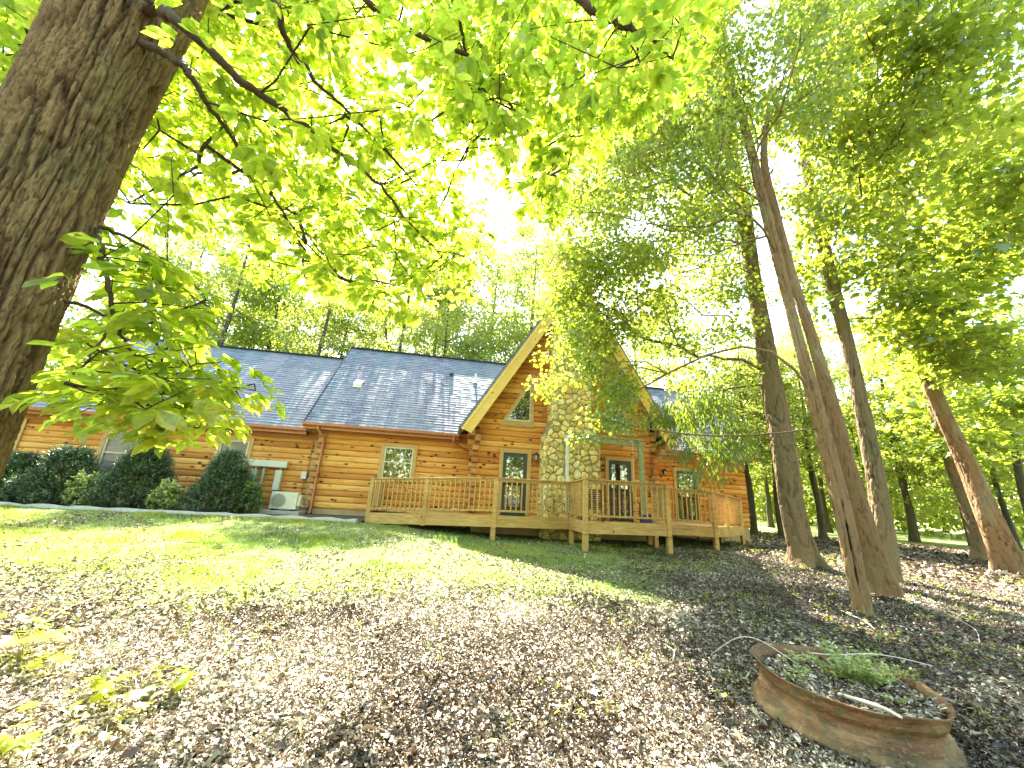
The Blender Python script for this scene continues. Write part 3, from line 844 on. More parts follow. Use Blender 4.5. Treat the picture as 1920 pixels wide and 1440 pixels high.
# eaves: fascia, gutter, soffit for each wing
def eave(x0, x1, y, z, wally, down=None):
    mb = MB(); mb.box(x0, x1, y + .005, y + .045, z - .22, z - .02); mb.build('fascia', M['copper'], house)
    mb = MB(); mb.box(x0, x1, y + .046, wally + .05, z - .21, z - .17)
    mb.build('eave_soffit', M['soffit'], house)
    mb = MB(); pr = [(0, 0), (-.02, -.09), (-.05, -.115), (-.10, -.115), (-.125, -.08), (-.13, 0), (-.122, 0), (-.115, -.075), (-.095, -.105), (-.055, -.105), (-.03, -.085), (-.01, 0)]
    mb.prism([(x0, y + p, z - .015 + q) for p, q in pr], (x1 - x0, 0, 0)); mb.build('gutter', M['copper'], house)
eave(-5.14, .30, 14.38, 3.66, YM); eave(-14.5, -5.16, 14.88, 3.50, YL); eave(8.4, 13.9, 15.78, 3.92, YR)
for q in ((-14.1, -4.75, YL - .12, YL - .06, 3.13, 3.29), (-4.5, .9, YM - .11, YM - .06, 3.36, 3.46), (7.6, 13.5, YR - .12, YR - .06, 3.5, 3.72)):
    mb = MB(); mb.box(*q); mb.build('frieze_board', M['soffit'], house)
mb = MB(); mb.bar((-5.14, 14.36, 3.60), (-5.14, 18.4, 7.86), .03, .14, (0, 0, 1)); mb.build('fascia', M['ridge'], house)
mb = MB(); mb.bar((-14.52, 14.8, 3.42), (-14.52, 18.7, 7.38), .04, .16); mb.build('fascia', M['ridge'], house)
# downspouts
mb = MB(); mb.tube([(-4.62, 14.30, 3.54), (-4.60, 14.32, 3.42), (-4.42, 14.52, 3.18), (-4.42, 14.54, 3.0), (-4.42, 14.54, .72), (-4.42, 14.42, .62)], .045, 8)
mb.build('downspout', M['copper'], house, smooth=True)
mb = MB(); mb.tube([(.12, 14.28, 3.54), (.10, 14.28, 3.34), (.22, 14.3, 3.25), (.86, 14.6, 2.98), (.88, 14.66, 2.9), (.88, 14.68, .9)], .04, 8)
mb.build('downspout', M['copper'], house, smooth=True)
for q in (-4.88, -14.15):
    mb = MB(); mb.box(q, q + .14, YL - .10, YL - .05, .78, 3.3); mb.build('corner_trim', M['trim'], house)

# chimney: mortar core and fitted field stones
def stones_on(poly, size, seed, place, mb, depth=(.03, .075)):
    g = np.random.default_rng(seed); poly = np.array(poly, float); lo = poly.min(0); hi = poly.max(0)
    pts = []
    ys = lo[1] - size
    nrow = 0
    while ys < hi[1] + size:
        xs = lo[0] - size + (nrow % 2) * size * .6
        while xs < hi[0] + size:
            pts.append((xs + g.uniform(-.36, .36) * size, ys + g.uniform(-.36, .36) * size)); xs += size * g.uniform(.8, 1.6)
        ys += size * .78; nrow += 1
    pts = np.array(pts)
    n_ = len(poly); area = sum(poly[i][0] * poly[(i + 1) % n_][1] - poly[(i + 1) % n_][0] * poly[i][1] for i in range(n_))
    if area < 0: poly = poly[::-1]
    def cut(P, nrm, c):
        out = []
        for i in range(len(P)):
            a, b = P[i], P[(i + 1) % len(P)]; da = a.dot(nrm) - c; db = b.dot(nrm) - c
            if da <= 0: out.append(a)
            if da * db < 0: out.append(a + (b - a) * da / (da - db))
        return out
    for i, p in enumerate(pts):
        C = [p + np.array(q) * size * 1.5 for q in ((-1, -1), (1, -1), (1, 1), (-1, 1))]
        dd = np.linalg.norm(pts - p, axis=1)
        for j in np.argsort(dd)[1:14]:
            q = pts[j]; nrm = (q - p) / (dd[j] + 1e-9); C = cut(C, nrm, ((p + q) / 2).dot(nrm) - .009)
            if len(C) < 3: break
        if len(C) < 3: continue
        for e in range(len(poly)):
            a, b = poly[e], poly[(e + 1) % len(poly)]; t = (b - a) / np.linalg.norm(b - a); nrm = np.array([t[1], -t[0]])
            C = cut(C, nrm, a.dot(nrm) - .002)
            if len(C) < 3: break
        if len(C) < 3: continue
        C = [c for k_, c in enumerate(C) if np.linalg.norm(c - C[k_ - 1]) > .012]
        if len(C) < 3: continue
        ctr = np.mean(C, 0); n = len(C); h = g.uniform(*depth); t = g.uniform()
        # round the corners, bulge the face
        ring0 = []; 
        for k_ in range(n):
            a, b, c = C[k_ - 1], C[k_], C[(k_ + 1) % n]
            ring0 += [b + (a - b) * .22, b + (c - b) * .22]
        n2 = len(ring0)
        ring1 = [ctr + (q - ctr) * .90 for q in ring0]; ring2 = [ctr + (q - ctr) * .62 for q in ring0]
        tip = ctr
        vs = [place(q, 0) for q in ring0] + [place(q, h * .72) for q in ring1] + [place(q, h * g.uniform(.9, 1.12)) for q in ring2] + [place(tip, h * 1.05)]
        fs = []
        for k_ in range(n2):
            k2 = (k_ + 1) % n2
            fs += [(k_, k2, n2 + k2, n2 + k_), (n2 + k_, n2 + k2, 2 * n2 + k2, 2 * n2 + k_), (2 * n2 + k_, 2 * n2 + k2, 3 * n2)]
        mb.add(vs, fs, t)
cl, cr, ul, ur, CF, CT = 3.22, 5.18, 3.47, 4.86, 12.86, 11.1
front = [(cl, .3), (cr, .3), (cr, 3.55), (cr - .06, 3.8), (ur + .02, 4.2), (ur, CT), (ul, CT), (ul, 4.3), (ul - .12, 4.0), (cl + .02, 3.72)]
mb = MB(); mb.prism([(x, CF, z) for x, z in front], (0, YG + .3 - CF, 0)); 
mb.box(ul - .06, ur + .06, CF - .07, 13.95, CT, CT + .12)
chim = mb.build('chimney', M['mortar'], house)
mb = MB()
pf = lambda q, h: (q[0], CF + .01 - h, q[1])
stones_on([(cl, .3), (cr, .3), (cr, 3.55), (cl, 3.55)], .25, 5, pf, mb)
stones_on([(cl, 3.552), (cr, 3.552), (ur + .02, 4.198), (ul, 4.198)], .24, 15, pf, mb)
stones_on([(ul, 4.2), (ur, 4.2), (ur, CT), (ul, CT)], .25, 25, pf, mb)
mb.build('stonework', M['stone'], chim); mb = MB()
stones_on([(CF, .3), (YG, .3), (YG, 3.7), (CF, 3.7)], .235, 6, lambda q, h: (cl + .01 - h, q[0], q[1]), mb)
mb.build('stonework', M['stone'], chim); mb = MB()
stones_on([(CF, 4.2), (YG + .3, 4.2), (YG + .3, CT), (CF, CT)], .235, 7, lambda q, h: (ul + .01 - h, q[0], q[1]), mb)
mb.build('stonework', M['stone'], chim); mb = MB()
stones_on([(CF, 4.2), (YG + .3, 4.2), (YG + .3, CT), (CF, CT)], .235, 8, lambda q, h: (ur - .01 + h, q[0], q[1]), mb)
mb.build('stonework', M['stone'], chim)
mb = MB(); mb.lathe((4.15, 13.4, CT + .12), [(.12, 0), (.12, .3), (.16, .3), (.16, .34)], 14); mb.build('flue', M['black'], chim)

# windows and doors
def window(r, Y, trim=.14, lower_trim=True, blind=False, label=None):
    x0, x1, z0, z1 = r
    mb = MB(); yf = Y - .085
    mb.box(x0 - trim, x0, yf, Y + .02, z0 - .06, z1 + trim); mb.box(x1, x1 + trim, yf, Y + .02, z0 - .06, z1 + trim)
    mb.box(x0, x1, yf + .002, Y + .02, z1, z1 + trim - .002)
    mb.box(x0 - trim - .03, x1 + trim + .03, yf - .03, Y + .02, z0 - .13, z0 - .062)
    o = mb.build('window', M['trim'], house, bevel=.005)
    mb = MB(); f = .045; zm = (z0 + z1) / 2
    for a, b, c, d in ((x0, x0 + f, z0 - .06, z1), (x1 - f, x1, z0 - .06, z1), (x0 + f, x1 - f, z1 - f, z1), (x0 + f, x1 - f, z0 - .06, z0 - .01)):
        mb.box(a, b, Y - .065, Y + .04, c, d)
    mb.box(x0 + f, x1 - f, Y - .045, Y + .03, zm - .022, zm + .022)
    mb.build('sash', M['ivory'], o)
    mb = MB(); mb.box(x0 + f, x1 - f, Y - .012, Y - .004, z0 - .01, zm - .022); mb.box(x0 + f, x1 - f, Y - .022, Y - .014, zm + .022, z1 - f)
    mb.build('pane', M['glass'], o)
    if blind:
        mb = MB()
        for i in range(14):
            zz = z1 - f - .04 - i * .038
            if zz > zm: mb.box(x0 + f, x1 - f, Y + .02, Y + .045, zz, zz + .03)
        mb.build('blind', M['curtain'], o)
    return o
k = NT('screened_glass'); k.color(k.ramp(k.noise((.7, .7, 3.5), 1.0, 3), [(.35, (.07, .06, .05)), (.65, (.26, .22, .19))])); k.rough(.12); k.b.inputs['Specular IOR Level'].default_value = .8; M['screen'] = k.m
window(W3, YM); 
for r in (W2, W1):
    o = window(r, YL)
    for ch in o.children:
        if ch.name.startswith('pane'): ch.data.materials[0] = M['screen']
def tri_window(P):
    P = [np.array([x, z]) for x, z in P]; c = sum(P) / 3
    def grow(k_): return [c + (p - c) * k_ for p in P]
    o3 = lambda p, y: (p[0], y, p[1])
    out = grow(1.42); n = 3
    mb = MB()
    for i in range(3):
        a, b, A_, B_ = P[i], P[(i + 1) % 3], out[i], out[(i + 1) % 3]
        mb.prism([o3(a, YG - .09), o3(b, YG - .09), o3(B_, YG - .09), o3(A_, YG - .09)], (0, .12, 0), t=.3 + .2 * i)
    o = mb.build('window', M['trim'], house)
    inn = grow(.90); mb = MB()
    for i in range(3):
        mb.prism([o3(inn[i], YG - .075), o3(inn[(i + 1) % 3], YG - .075), o3(P[(i + 1) % 3], YG - .075), o3(P[i], YG - .075)], (0, .03, 0))
    mb.build('sash', M['ivory'], o)
    mb = MB(); mb.prism([o3(p, YG - .06) for p in inn], (0, .01, 0)); mb.build('pane', M['glass'], o)
tri_window(T1); tri_window(T2)

def door(r, Y, rail=True):
    x0, x1, z0, z1 = r; t = .135
    mb = MB(); yf = Y - .085
    mb.box(x0 - t, x0, yf, Y + .02, z0, z1 + t); mb.box(x1, x1 + t, yf, Y + .02, z0, z1 + t); mb.box(x0, x1, yf + .002, Y + .02, z1, z1 + t - .002)
    fr = mb
    mb = MB(); g = .13
    mb.box(x0, x0 + g, Y - .03, Y + .02, z0, z1); mb.box(x1 - g, x1, Y - .03, Y + .02, z0, z1)
    mb.box(x0 + g, x1 - g, Y - .03, Y + .02, z1 - g, z1); mb.box(x0 + g, x1 - g, Y - .03, Y + .02, z0, z0 + .24)
    o = mb.build('door', M['greendoor'], house, bevel=.004)
    fr.build('door_trim', M['trim'], o, bevel=.005)
    mb = MB(); mb.box(x0 + g, x1 - g, Y - .012, Y - .002, z0 + .24, z1 - g); mb.build('glass', M['glass'], o)
    mb = MB(); mb.box(x0 + .05, x0 + .085, Y - .06, Y - .03, 1.88, 2.05); mb.tube([(x0 + .067, Y - .06, 1.95), (x0 + .067, Y - .09, 1.95), (x0 + .17, Y - .09, 1.95)], .012, 8)
    mb.build('handle', M['black'], o)
    mb = MB(); mb.box(x0 - .03, x1 + .03, Y - .14, Y, z0 - .02, z0 + .02); mb.build('threshold', M['black'], o)
door(D1, YG); door(D2, YG); door(D3, YR)
def lantern(x, Y, z):
    mb = MB(); mb.box(x - .05, x + .05, Y - .075, Y - .045, z - .06, z + .1)
    mb.tube([(x, Y - .07, z + .07), (x, Y - .12, z + .14), (x, Y - .17, z + .13)], .012, 6)
    mb.lathe((x, Y - .17, z), [(.012, .15), (.02, .12), (.095, .06), (.10, .05), (.07, .045)], 8)
    mb.lathe((x, Y - .17, z), [(.03, -.18), (.055, -.16), (.055, -.145), (.03, -.15)], 8)
    for q in range(6):
        a = q * math.pi / 3; mb.tube([(x + .066 * math.cos(a), Y - .17 + .066 * math.sin(a), z + .05), (x + .05 * math.cos(a), Y - .17 + .05 * math.sin(a), z - .15)], .006, 4)
    o = mb.build('lantern', M['black'], house)
    mb = MB(); mb.lathe((x, Y - .17, z), [(.045, -.145), (.06, .045)], 12); mb.build('lamp_glass', M['lampglass'], o, smooth=True)
lantern(3.03, YG, 2.95); lantern(5.42, YG, 2.95); lantern(9.45, YR, 2.95)
# things on the roof
def onroof(x, y): return 3.66 + (y - 14.38) * (7.93 - 3.66) / (18.4 - 14.38)
mb = MB(); x, y = -4.0, 16.2; z = onroof(x, y)
mb.prism([(x - .16, y - .16, z - .12), (x - .16, y - .16, z + .06), (x - .16, y + .2, z + .28), (x - .16, y + .2, z + .1)], (.32, 0, 0))
mb.build('roof_vent', M['cream'], house)
mb = MB(); x, y = .85, 17.0; z = onroof(x, y); mb.tube([(x, y, z - .1), (x, y, z + .42)], .045, 10); mb.lathe((x, y, z - .05), [(.13, 0), (.06, .1)], 10)
mb.build('vent_pipe', M['cream'], house)
mb = MB(); x, y = -.25, 17.3; z = onroof(x, y); mb.box(x - .09, x + .09, y - .1, y + .1, z - .05, z + .09); mb.build('roof_vent', M['black'], house)

# ================================================================== things by the left wing
ut = empty('electrical_trough', (-6.3, YL - .12, 1.3), 'cream wiring trough with meter boxes on the log wall above the heat pump', 'utility box')
mb = MB(); mb.box(-6.93, -5.63, YL - .26, YL - .07, 2.07, 2.29); mb.build('trough', M['cream'], ut, bevel=.006)
mb = MB(); mb.box(-6.76, -6.55, YL - .26, YL - .07, 1.30, 1.96); o = mb.build('meter_box', M['greygreen'], ut, bevel=.006); o['label'] = 'grey green meter box'
mb = MB(); mb.box(-5.96, -5.75, YL - .26, YL - .07, 1.30, 1.97); o = mb.build('meter_box', M['cream'], ut, bevel=.006); o['label'] = 'cream meter box'
mb = MB(); mb.tube([(-6.38, YL - .15, 2.07), (-6.38, YL - .15, 1.28)], .045, 10); mb.build('conduit', M['greygreen'], ut, smooth=True)
mb = MB(); mb.box(-6.74, -6.36, YL - .24, YL - .07, 1.02, 1.26); mb.build('lower_box', M['greygreen'], ut, bevel=.006); mb = MB(); mb.box(-5.94, -5.79, YL - .2, YL - .07, .8, 1.29); mb.build('lower_box', M['greygreen'], ut, bevel=.006)
mb = MB(); mb.tube([(-6.65, YL - .16, 1.96), (-6.65, YL - .16, 2.08)], .03, 8); mb.build('nipple', M['greygreen'], ut); mb = MB(); mb.tube([(-5.85, YL - .16, 1.97), (-5.85, YL - .16, 2.08)], .03, 8); mb.build('nipple', M['greygreen'], ut)
db = empty('disconnect_box', (-5.03, YL - .1, 1.7), 'small cream disconnect box with conduit left of the crossing log ends', 'electrical box')
mb = MB(); mb.box(-5.12, -4.94, YL - .20, YL - .06, 1.73, 1.99); mb.build('box', M['cream'], db, bevel=.005)
mb = MB(); mb.tube([(-5.02, YL - .12, 1.73), (-5.02, YL - .14, 1.2), (-4.92, YL - .5, 1.02), (-4.86, YL - .75, .95)], .016, 6); mb.tube([(-4.97, YL - .09, 1.99), (-4.97, YL - .09, 3.1)], .014, 6)
mb.build('conduit', M['copper'], db)

pad = MB(); pad.box(-5.72, -4.55, 13.86, 14.52, .54, .70); tag(pad.build('concrete_pad', M['concrete'], None, bevel=.01), 'grey concrete pad under the outdoor heat pump unit', 'concrete pad')
ac = empty('heat_pump', (-5.1, 14.2, .70), 'cream outdoor heat pump unit with round fan grille on its concrete pad', 'heat pump')
mb = MB(); mb.box(-5.53, -4.72, 14.02, 14.34, .75, 1.27); mb.build('casing', M['cream'], ac, bevel=.012)
mb = MB(); mb.lathe((0, 0, 0), [(.215, 0), (.215, .012), (.2, .012), (.2, 0)], 28)
for v_ in range(len(mb.v)): a = mb.v[v_]; mb.v[v_] = (-5.28 + a[0], 14.012 - a[2], 1.01 + a[1])
mb.build('fan_surround', M['greygreen'], ac)
mb = MB()
for q in range(-6, 7):
    h = math.sqrt(max(.2 ** 2 - (q * .03) ** 2, 0)); mb.box(-5.28 - h, -5.28 + h, 13.99, 14.0, 1.01 + q * .03 - .007, 1.01 + q * .03 + .007)
mb.build('fan_grille', M['cream'], ac)
mb = MB(); mb.lathe((0, 0, 0), [(.196, 0), (.196, .004)], 28)
for v_ in range(len(mb.v)): a = mb.v[v_]; mb.v[v_] = (-5.28 + a[0], 14.01 - a[2], 1.01 + a[1])
mb.build('fan_opening', M['dark'], ac)
mb = MB(); mb.prism([(-4.86, 14.012, 1.165), (-4.845, 14.012, 1.19), (-4.83, 14.012, 1.165)], (0, .006, 0)); mb.prism([(-4.878, 14.012, 1.135), (-4.862, 14.012, 1.16), (-4.848, 14.012, 1.135)], (0, .006, 0)); mb.prism([(-4.842, 14.012, 1.135), (-4.827, 14.012, 1.16), (-4.812, 14.012, 1.135)], (0, .006, 0))
mb.build('emblem', M['greygreen'], ac)
for q in (-5.45, -4.88):
    mb = MB(); mb.box(q, q + .08, 14.0, 14.4, .70, .752); mb.build('foot', M['black'], ac)
mb = MB(); mb.box(-4.72, -4.64, 14.08, 14.30, .85, 1.20); mb.tube([(-4.68, 14.2, .92), (-4.60, 14.25, .85), (-4.58, 14.6, .8), (-4.6, 15.1, 1.0)], .025, 8); mb.build('valve_cover', M['cream'], ac, bevel=.008)

# scalloped edging of the planting bed
ed = MB()
xs = np.arange(-15.0, -2.45, .10)
top = [(x, .64 + .028 * abs(math.sin((x + 15) * 3.1)) + .01 * math.sin(x * 7)) for x in xs]
for (xa, za), (xb, zb) in zip(top[:-1], top[1:]):
    ed.add([(xa, 12.60, .42), (xb, 12.60, .42), (xb, 12.58, zb), (xa, 12.58, za), (xa, 12.72, .42), (xb, 12.72, .42), (xb, 12.74, zb - .01), (xa, 12.74, za - .01)],
           [(0, 1, 2, 3), (3, 2, 6, 7), (7, 6, 5, 4)])
tag(ed.build('garden_edging', M['edging']), 'pale scalloped edging strip between the lawn and the yew bushes', 'garden edging')

# ================================================================== the deck
deck = empty('deck', (4.0, 11.9, .3), 'weathered timber deck with baluster railing wrapping the front of the log house', 'deck')
# outline posts: x, y, floor height, rail height
DP = {'L0': (-2.25, 14.6, .84, 1.87), 'L': (-2.33, 13.30, .82, 1.85), 'L2': (-.58, 12.50, .91, 1.95), 'P1': (1.46, 11.72, 1.0, 2.06), 'P2': (3.84, 11.85, 1.02, 2.08),
      'J1': (3.74, 10.35, 1.05, 2.12), 'J2': (6.18, 10.45, 1.07, 2.14), 'P3': (6.50, 11.75, 1.02, 2.09), 'P4': (8.52, 11.72, 1.0, 2.06),
      'Q1': (9.75, 12.75, .96, 2.0), 'Q2': (11.6, 14.35, .92, 1.96), 'Q3': (12.4, 16.1, .92, 1.96)}
def P3(kx, z): return np.array([DP[kx][0], DP[kx][1], z])
SEG = [('L0', 'L'), ('L', 'L2'), ('L2', 'P1'), ('P1', 'P2'), ('P2', 'J1'), ('J1', 'J2'), ('J2', 'P3'), ('P3', 'P4'), ('P4', 'Q1'), ('Q1', 'Q2'), ('Q2', 'Q3')]
order = ['L0', 'L', 'L2', 'P1', 'P2', 'J1', 'J2', 'P3', 'P4', 'Q1', 'Q2', 'Q3']
# floor boards
mb = MB(); poly = [(DP[q][0], DP[q][1]) for q in order] + [(12.4, 16.1), (7.5, 16.1), (7.5, 13.5), (1.0, 13.5), (.9, 14.65)]
poly = np.array(poly)
yb = 10.4
while yb < 16.1:
    y1 = yb + .135; ym = yb + .07; xs = []
    for i in range(len(poly)):
        a, b = poly[i], poly[(i + 1) % len(poly)]
        if (a[1] > ym) != (b[1] > ym): xs.append(a[0] + (b[0] - a[0]) * (ym - a[1]) / (b[1] - a[1]))
    xs.sort()
    for a, b in zip(xs[::2], xs[1::2]):
        if b - a > .1:
            zf = .93 if a > -.5 or True else .9
            mb.box(a + .01, b - .01, yb, y1, .90, .93, t=rng.uniform())
    yb += .142
mb.build('floor', M['deck'], deck)
for a, b in SEG:
    A_, B_ = P3(a, DP[a][2]), P3(b, DP[b][2]); d = unit(B_ - A_); nrm = np.array([d[1], -d[0], 0])
    mb = MB(); t = rng.uniform(.3, .8)
    hh = .32
    if a in ('L0',): hh = .25
    lo = np.array([0, 0, -hh])
    mb.prism([A_ + nrm * .03, B_ + nrm * .03, B_ + lo + nrm * .03, A_ + lo + nrm * .03], -nrm * .045, t)
    mb.build('rim_board', M['deck'], deck, bevel=.004)
for q in order:
    x, y, f, r = DP[q]
    g0 = gz(x, y); s = .062
    mb = MB()
    mb.box(x - s, x + s, y - s, y + s, f - .34, r - .02, t=rng.uniform(.3, .9))
    if q not in ('L0', 'L', 'L2', 'Q3', 'Q1'):
        mb.box(x - s * 1.05, x + s * 1.05, y - s * 1.05, y + s * 1.05, g0 - .1, f - .35, t=rng.uniform(.3, .9))
    elif q in ('L', 'L0'):
        mb.box(x - s, x + s, y - s, y + s, g0 - .1, f - .345)
    mb.build('post', M['deck'], deck, bevel=.006)
for x, y in ((6.75, 12.6), (4.1, 12.8), (9.9, 13.6), (11.3, 15.2), (1.6, 13.2)):
    mb = MB(); mb.box(x - .07, x + .07, y - .07, y + .07, gz(x, y) - .1, .70); mb.build('post', M['deck'], deck)
for y in (12.15, 12.9): mb = MB(); mb.box(1.6, 8.6, y - .03, y + .03, .66, .895); mb.build('beam', M['deck'], deck)
for x in np.arange(1.7, 8.5, .45):
    mb = MB(); mb.box(x - .02, x + .02, 11.9, 12.12, .68, .895); mb.build('joist', M['deck'], deck)
for a, b in SEG:
    A_, B_ = P3(a, 0), P3(b, 0); d = unit(B_ - A_); L = np.linalg.norm(B_ - A_)
    za, zb = DP[a][3], DP[b][3]; fa, fb = DP[a][2], DP[b][2]
    mb = MB(); U = np.array([0, 0, 1.])
    mb.bar(A_ - d * .05 + U * za, B_ + d * .05 + U * zb, .14, .035, t=.4)
    mb.bar(A_ + d * .06 + U * (za - .065), B_ - d * .06 + U * (zb - .065), .038, .088, t=.6)
    mb.bar(A_ + d * .06 + U * (fa + .13), B_ - d * .06 + U * (fb + .13), .038, .055, t=.7)
    rl = mb.build('railing', M['deck'], deck, bevel=.004)
    n = int(L / .155)
    for i in range(1, n):
        t = i / n; c = A_ + (B_ - A_) * t
        zt = za + (zb - za) * t - .03; zb_ = fa + (fb - fa) * t + .10
        nrm = np.array([d[1], -d[0], 0]) * .034
        m2 = MB(); m2.bar(c + nrm + U * zb_, c + nrm + U * zt, .034, .034, d, t=rng.uniform(.2, .9)); m2.build('baluster', M['deck'], rl)

# pale frame standing on the deck
fr = empty('pergola_frame', (3.95, 11.95, .93), 'weathered pale post and beam frame standing on the deck before the chimney', 'pergola frame')
pl, pr = at_y(1065, 816, 11.98), at_y(1203, 832, 12.6)
mb = MB(); mb.bar((pl[0], 11.98, .93), (pl[0] - .02, 11.98, 3.56), .085, .085, (0, 1, 0)); mb.build('post', M['palepost'], fr, bevel=.005)
mb = MB(); mb.bar((pr[0], 12.6, .93), (pr[0] - .06, 12.6, 3.62), .17, .12, (0, 1, 0)); mb.build('post', M['greenpost'], fr, bevel=.02)
mb = MB(); mb.bar((pl[0] - .12, 11.96, 3.6), (pr[0] + .1, 12.58, 3.70), .05, .05); mb.bar((pl[0] - .02, 12.03, 3.50), (pr[0] + .05, 12.65, 3.52), .05, .14)
for q in np.arange(.1, 1, .12):
    c = np.array([pl[0] + (pr[0] - pl[0]) * q, 11.98 + .62 * q, 3.60]); mb.bar(c + np.array([0, -.25, .03]), c + np.array([0, .5, .03]), .03, .05)
mb.build('beam', M['greenpost'], fr)
for px in (1085, 1186):
    mb = MB(); a = at_y(px, 825, 12.3); mb.tube([(a[0], 12.3, 3.55), (a[0] + .01, 12.32, 2.2)], .008, 5); mb.build('cord', M['palepost'], fr)

# slatted seats and a small bin behind the railing
def slat_bench(x, y, wd, label):
    t = empty('slatted_chair', (x, y, .93), label, 'deck chair', 'dark red slatted chairs on the deck')
    mb = MB()
    for i in range(9): mb.box(x - wd / 2, x + wd / 2, y + .28 + i * .012, y + .30 + i * .012, 1.36 + i * .062, 1.36 + i * .062 + .045)
    mb.build('backrest', M['darkred'], t)
    mb = MB()
    for i in range(5): mb.box(x - wd / 2, x + wd / 2, y - .25 + i * .1, y - .17 + i * .1, 1.33, 1.35)
    mb.build('seat', M['darkred'], t)
    for sx in (-1, 1):
        for sy in (-.24, .3):
            mb = MB(); mb.box(x + sx * (wd / 2 + .02) - .025, x + sx * (wd / 2 + .02) + .025, y + sy - .025, y + sy + .025, .93, 1.56 if sy < 0 else 1.9); mb.build('leg', M['darkred'], t)
        mb = MB(); mb.box(x + sx * (wd / 2 + .02) - .04, x + sx * (wd / 2 + .02) + .04, y - .3, y + .3, 1.56, 1.585); mb.build('armrest', M['darkred'], t)
slat_bench(4.35, 11.15, .62, 'dark red slatted chair on the deck, nearer the chimney')
slat_bench(5.35, 11.3, .62, 'dark red slatted chair on the deck before the second door')
bn = empty('storage_bin', (5.75, 10.85, .93), 'small dark blue bin on the deck behind the railing', 'bin')
mb = MB(); mb.box(5.62, 5.88, 10.75, 10.97, .93, 1.24); mb.build('body', M['blue'], bn, bevel=.015)
mb = MB(); mb.box(5.60, 5.90, 10.73, 10.99, 1.242, 1.27); mb.build('lid', M['blue'], bn, bevel=.008)

# ================================================================== shrubs along the wall
def shrub(x, y, h, r, label, mat, n, name='yew_bush', cat='bush', group='yew bushes along the log wall', nl=(.05, .09), tm=T_NE, seed=0, lean=0.0):
    g = np.random.default_rng(seed); z0 = .58
    root = empty(name, (x, y, z0), label, cat, group)
    mb = MB(); tips = []
    for i in range(16):
        a = g.uniform(0, 6.28); q = g.uniform(.2, .8); tp = np.array([x + r * q * math.cos(a), y + r * q * math.sin(a), z0 + h * g.uniform(.5, .85)])
        mb.tube([(x + .05 * math.cos(a), y + .05 * math.sin(a), z0 - .05), ((x + tp[0]) / 2, (y + tp[1]) / 2, z0 + h * .3), tp], [.02, .015, .006], 5)
    mb.build('stems', M['bark_dark'], root)
    # sprays: needles along short shoots pointing outward
    ns = n // 16
    a = g.uniform(0, 2 * math.pi, ns); u = g.uniform(0, 1, ns) ** .8; zz = u * h
    prof = np.clip(1.08 - u, .04, 1) ** .62 * np.clip(.72 + u * 1.6, 0, 1) * r
    lump = 1 + .50 * (fbm(a * 2.2 + 5, u * 5, seed, 4) - .5) * 2
    rad = prof * lump * g.uniform(.55, 1.06, ns)
    c = np.c_[x + rad * np.cos(a) + lean * zz, y + rad * np.sin(a), z0 + .05 + zz * g.uniform(.9, 1.12, ns)]
    d = unit(np.c_[np.cos(a), np.sin(a), .6 + 1.2 * u] + g.normal(0, .4, (ns, 3)))
    sl = g.uniform(.08, .2, ns) * np.where(g.uniform(0, 1, ns) < .08, 1.9, 1)
    k_ = 16; t = np.tile(np.linspace(0, 1, k_), ns)
    C = np.repeat(c, k_, 0) + np.repeat(d, k_, 0) * (t * np.repeat(sl, k_))[:, None]
    ax = np.repeat(d, k_, 0) * .6 + unit(g.normal(0, 1, (len(C), 3))) * .9
    nr = g.normal(0, 1, (len(C), 3)) + np.array([0, 0, .8])
    tt = np.clip(np.repeat(g.uniform(0, 1, ns), k_) * .5 + t * .5, 0, 1)
    V, Fc = leaves(C, ax, nr, g.uniform(nl[0], nl[1], len(C)), tm, g)
    tri_mesh('foliage', V, Fc, mat, root, np.repeat(tt, len(tm[0])))
    return root
shrub(-12.35, 13.75, 1.15, .8, 'dark yew bush at the foot of the big trunk, leftmost in the row', M['needle'], 40000, seed=1)
shrub(-11.0, 13.6, 1.4, 1.0, 'broad dark yew bush left of the first window', M['needle'], 52000, seed=2)
shrub(-9.05, 13.6, 1.65, .98, 'dark yew bush between the two left windows', M['needle'], 52000, seed=3)
shrub(-6.75, 13.6, 1.6, .86, 'pointed dark yew bush beside the heat pump', M['needle'], 48000, seed=4)
shrub(-10.1, 13.1, .75, .35, 'small pale green plant between the second and third yew bushes', M['pale_leaf'], 2500, 'pale_shrub', 'plant', 'small pale plants among the yews', (.05, .09), T_RH, 5)
shrub(-7.95, 13.1, .65, .35, 'small pale green plant at the left foot of the pointed yew', M['pale_leaf'], 2500, 'pale_shrub', 'plant', 'small pale plants among the yews', (.05, .09), T_RH, 6)
shrub(-5.85, 13.4, .75, .32, 'small leafy plant between the pointed yew and the heat pump', M['leaf_dark'], 2500, 'pale_shrub', 'plant', 'small pale plants among the yews', (.05, .09), T_RH, 7)

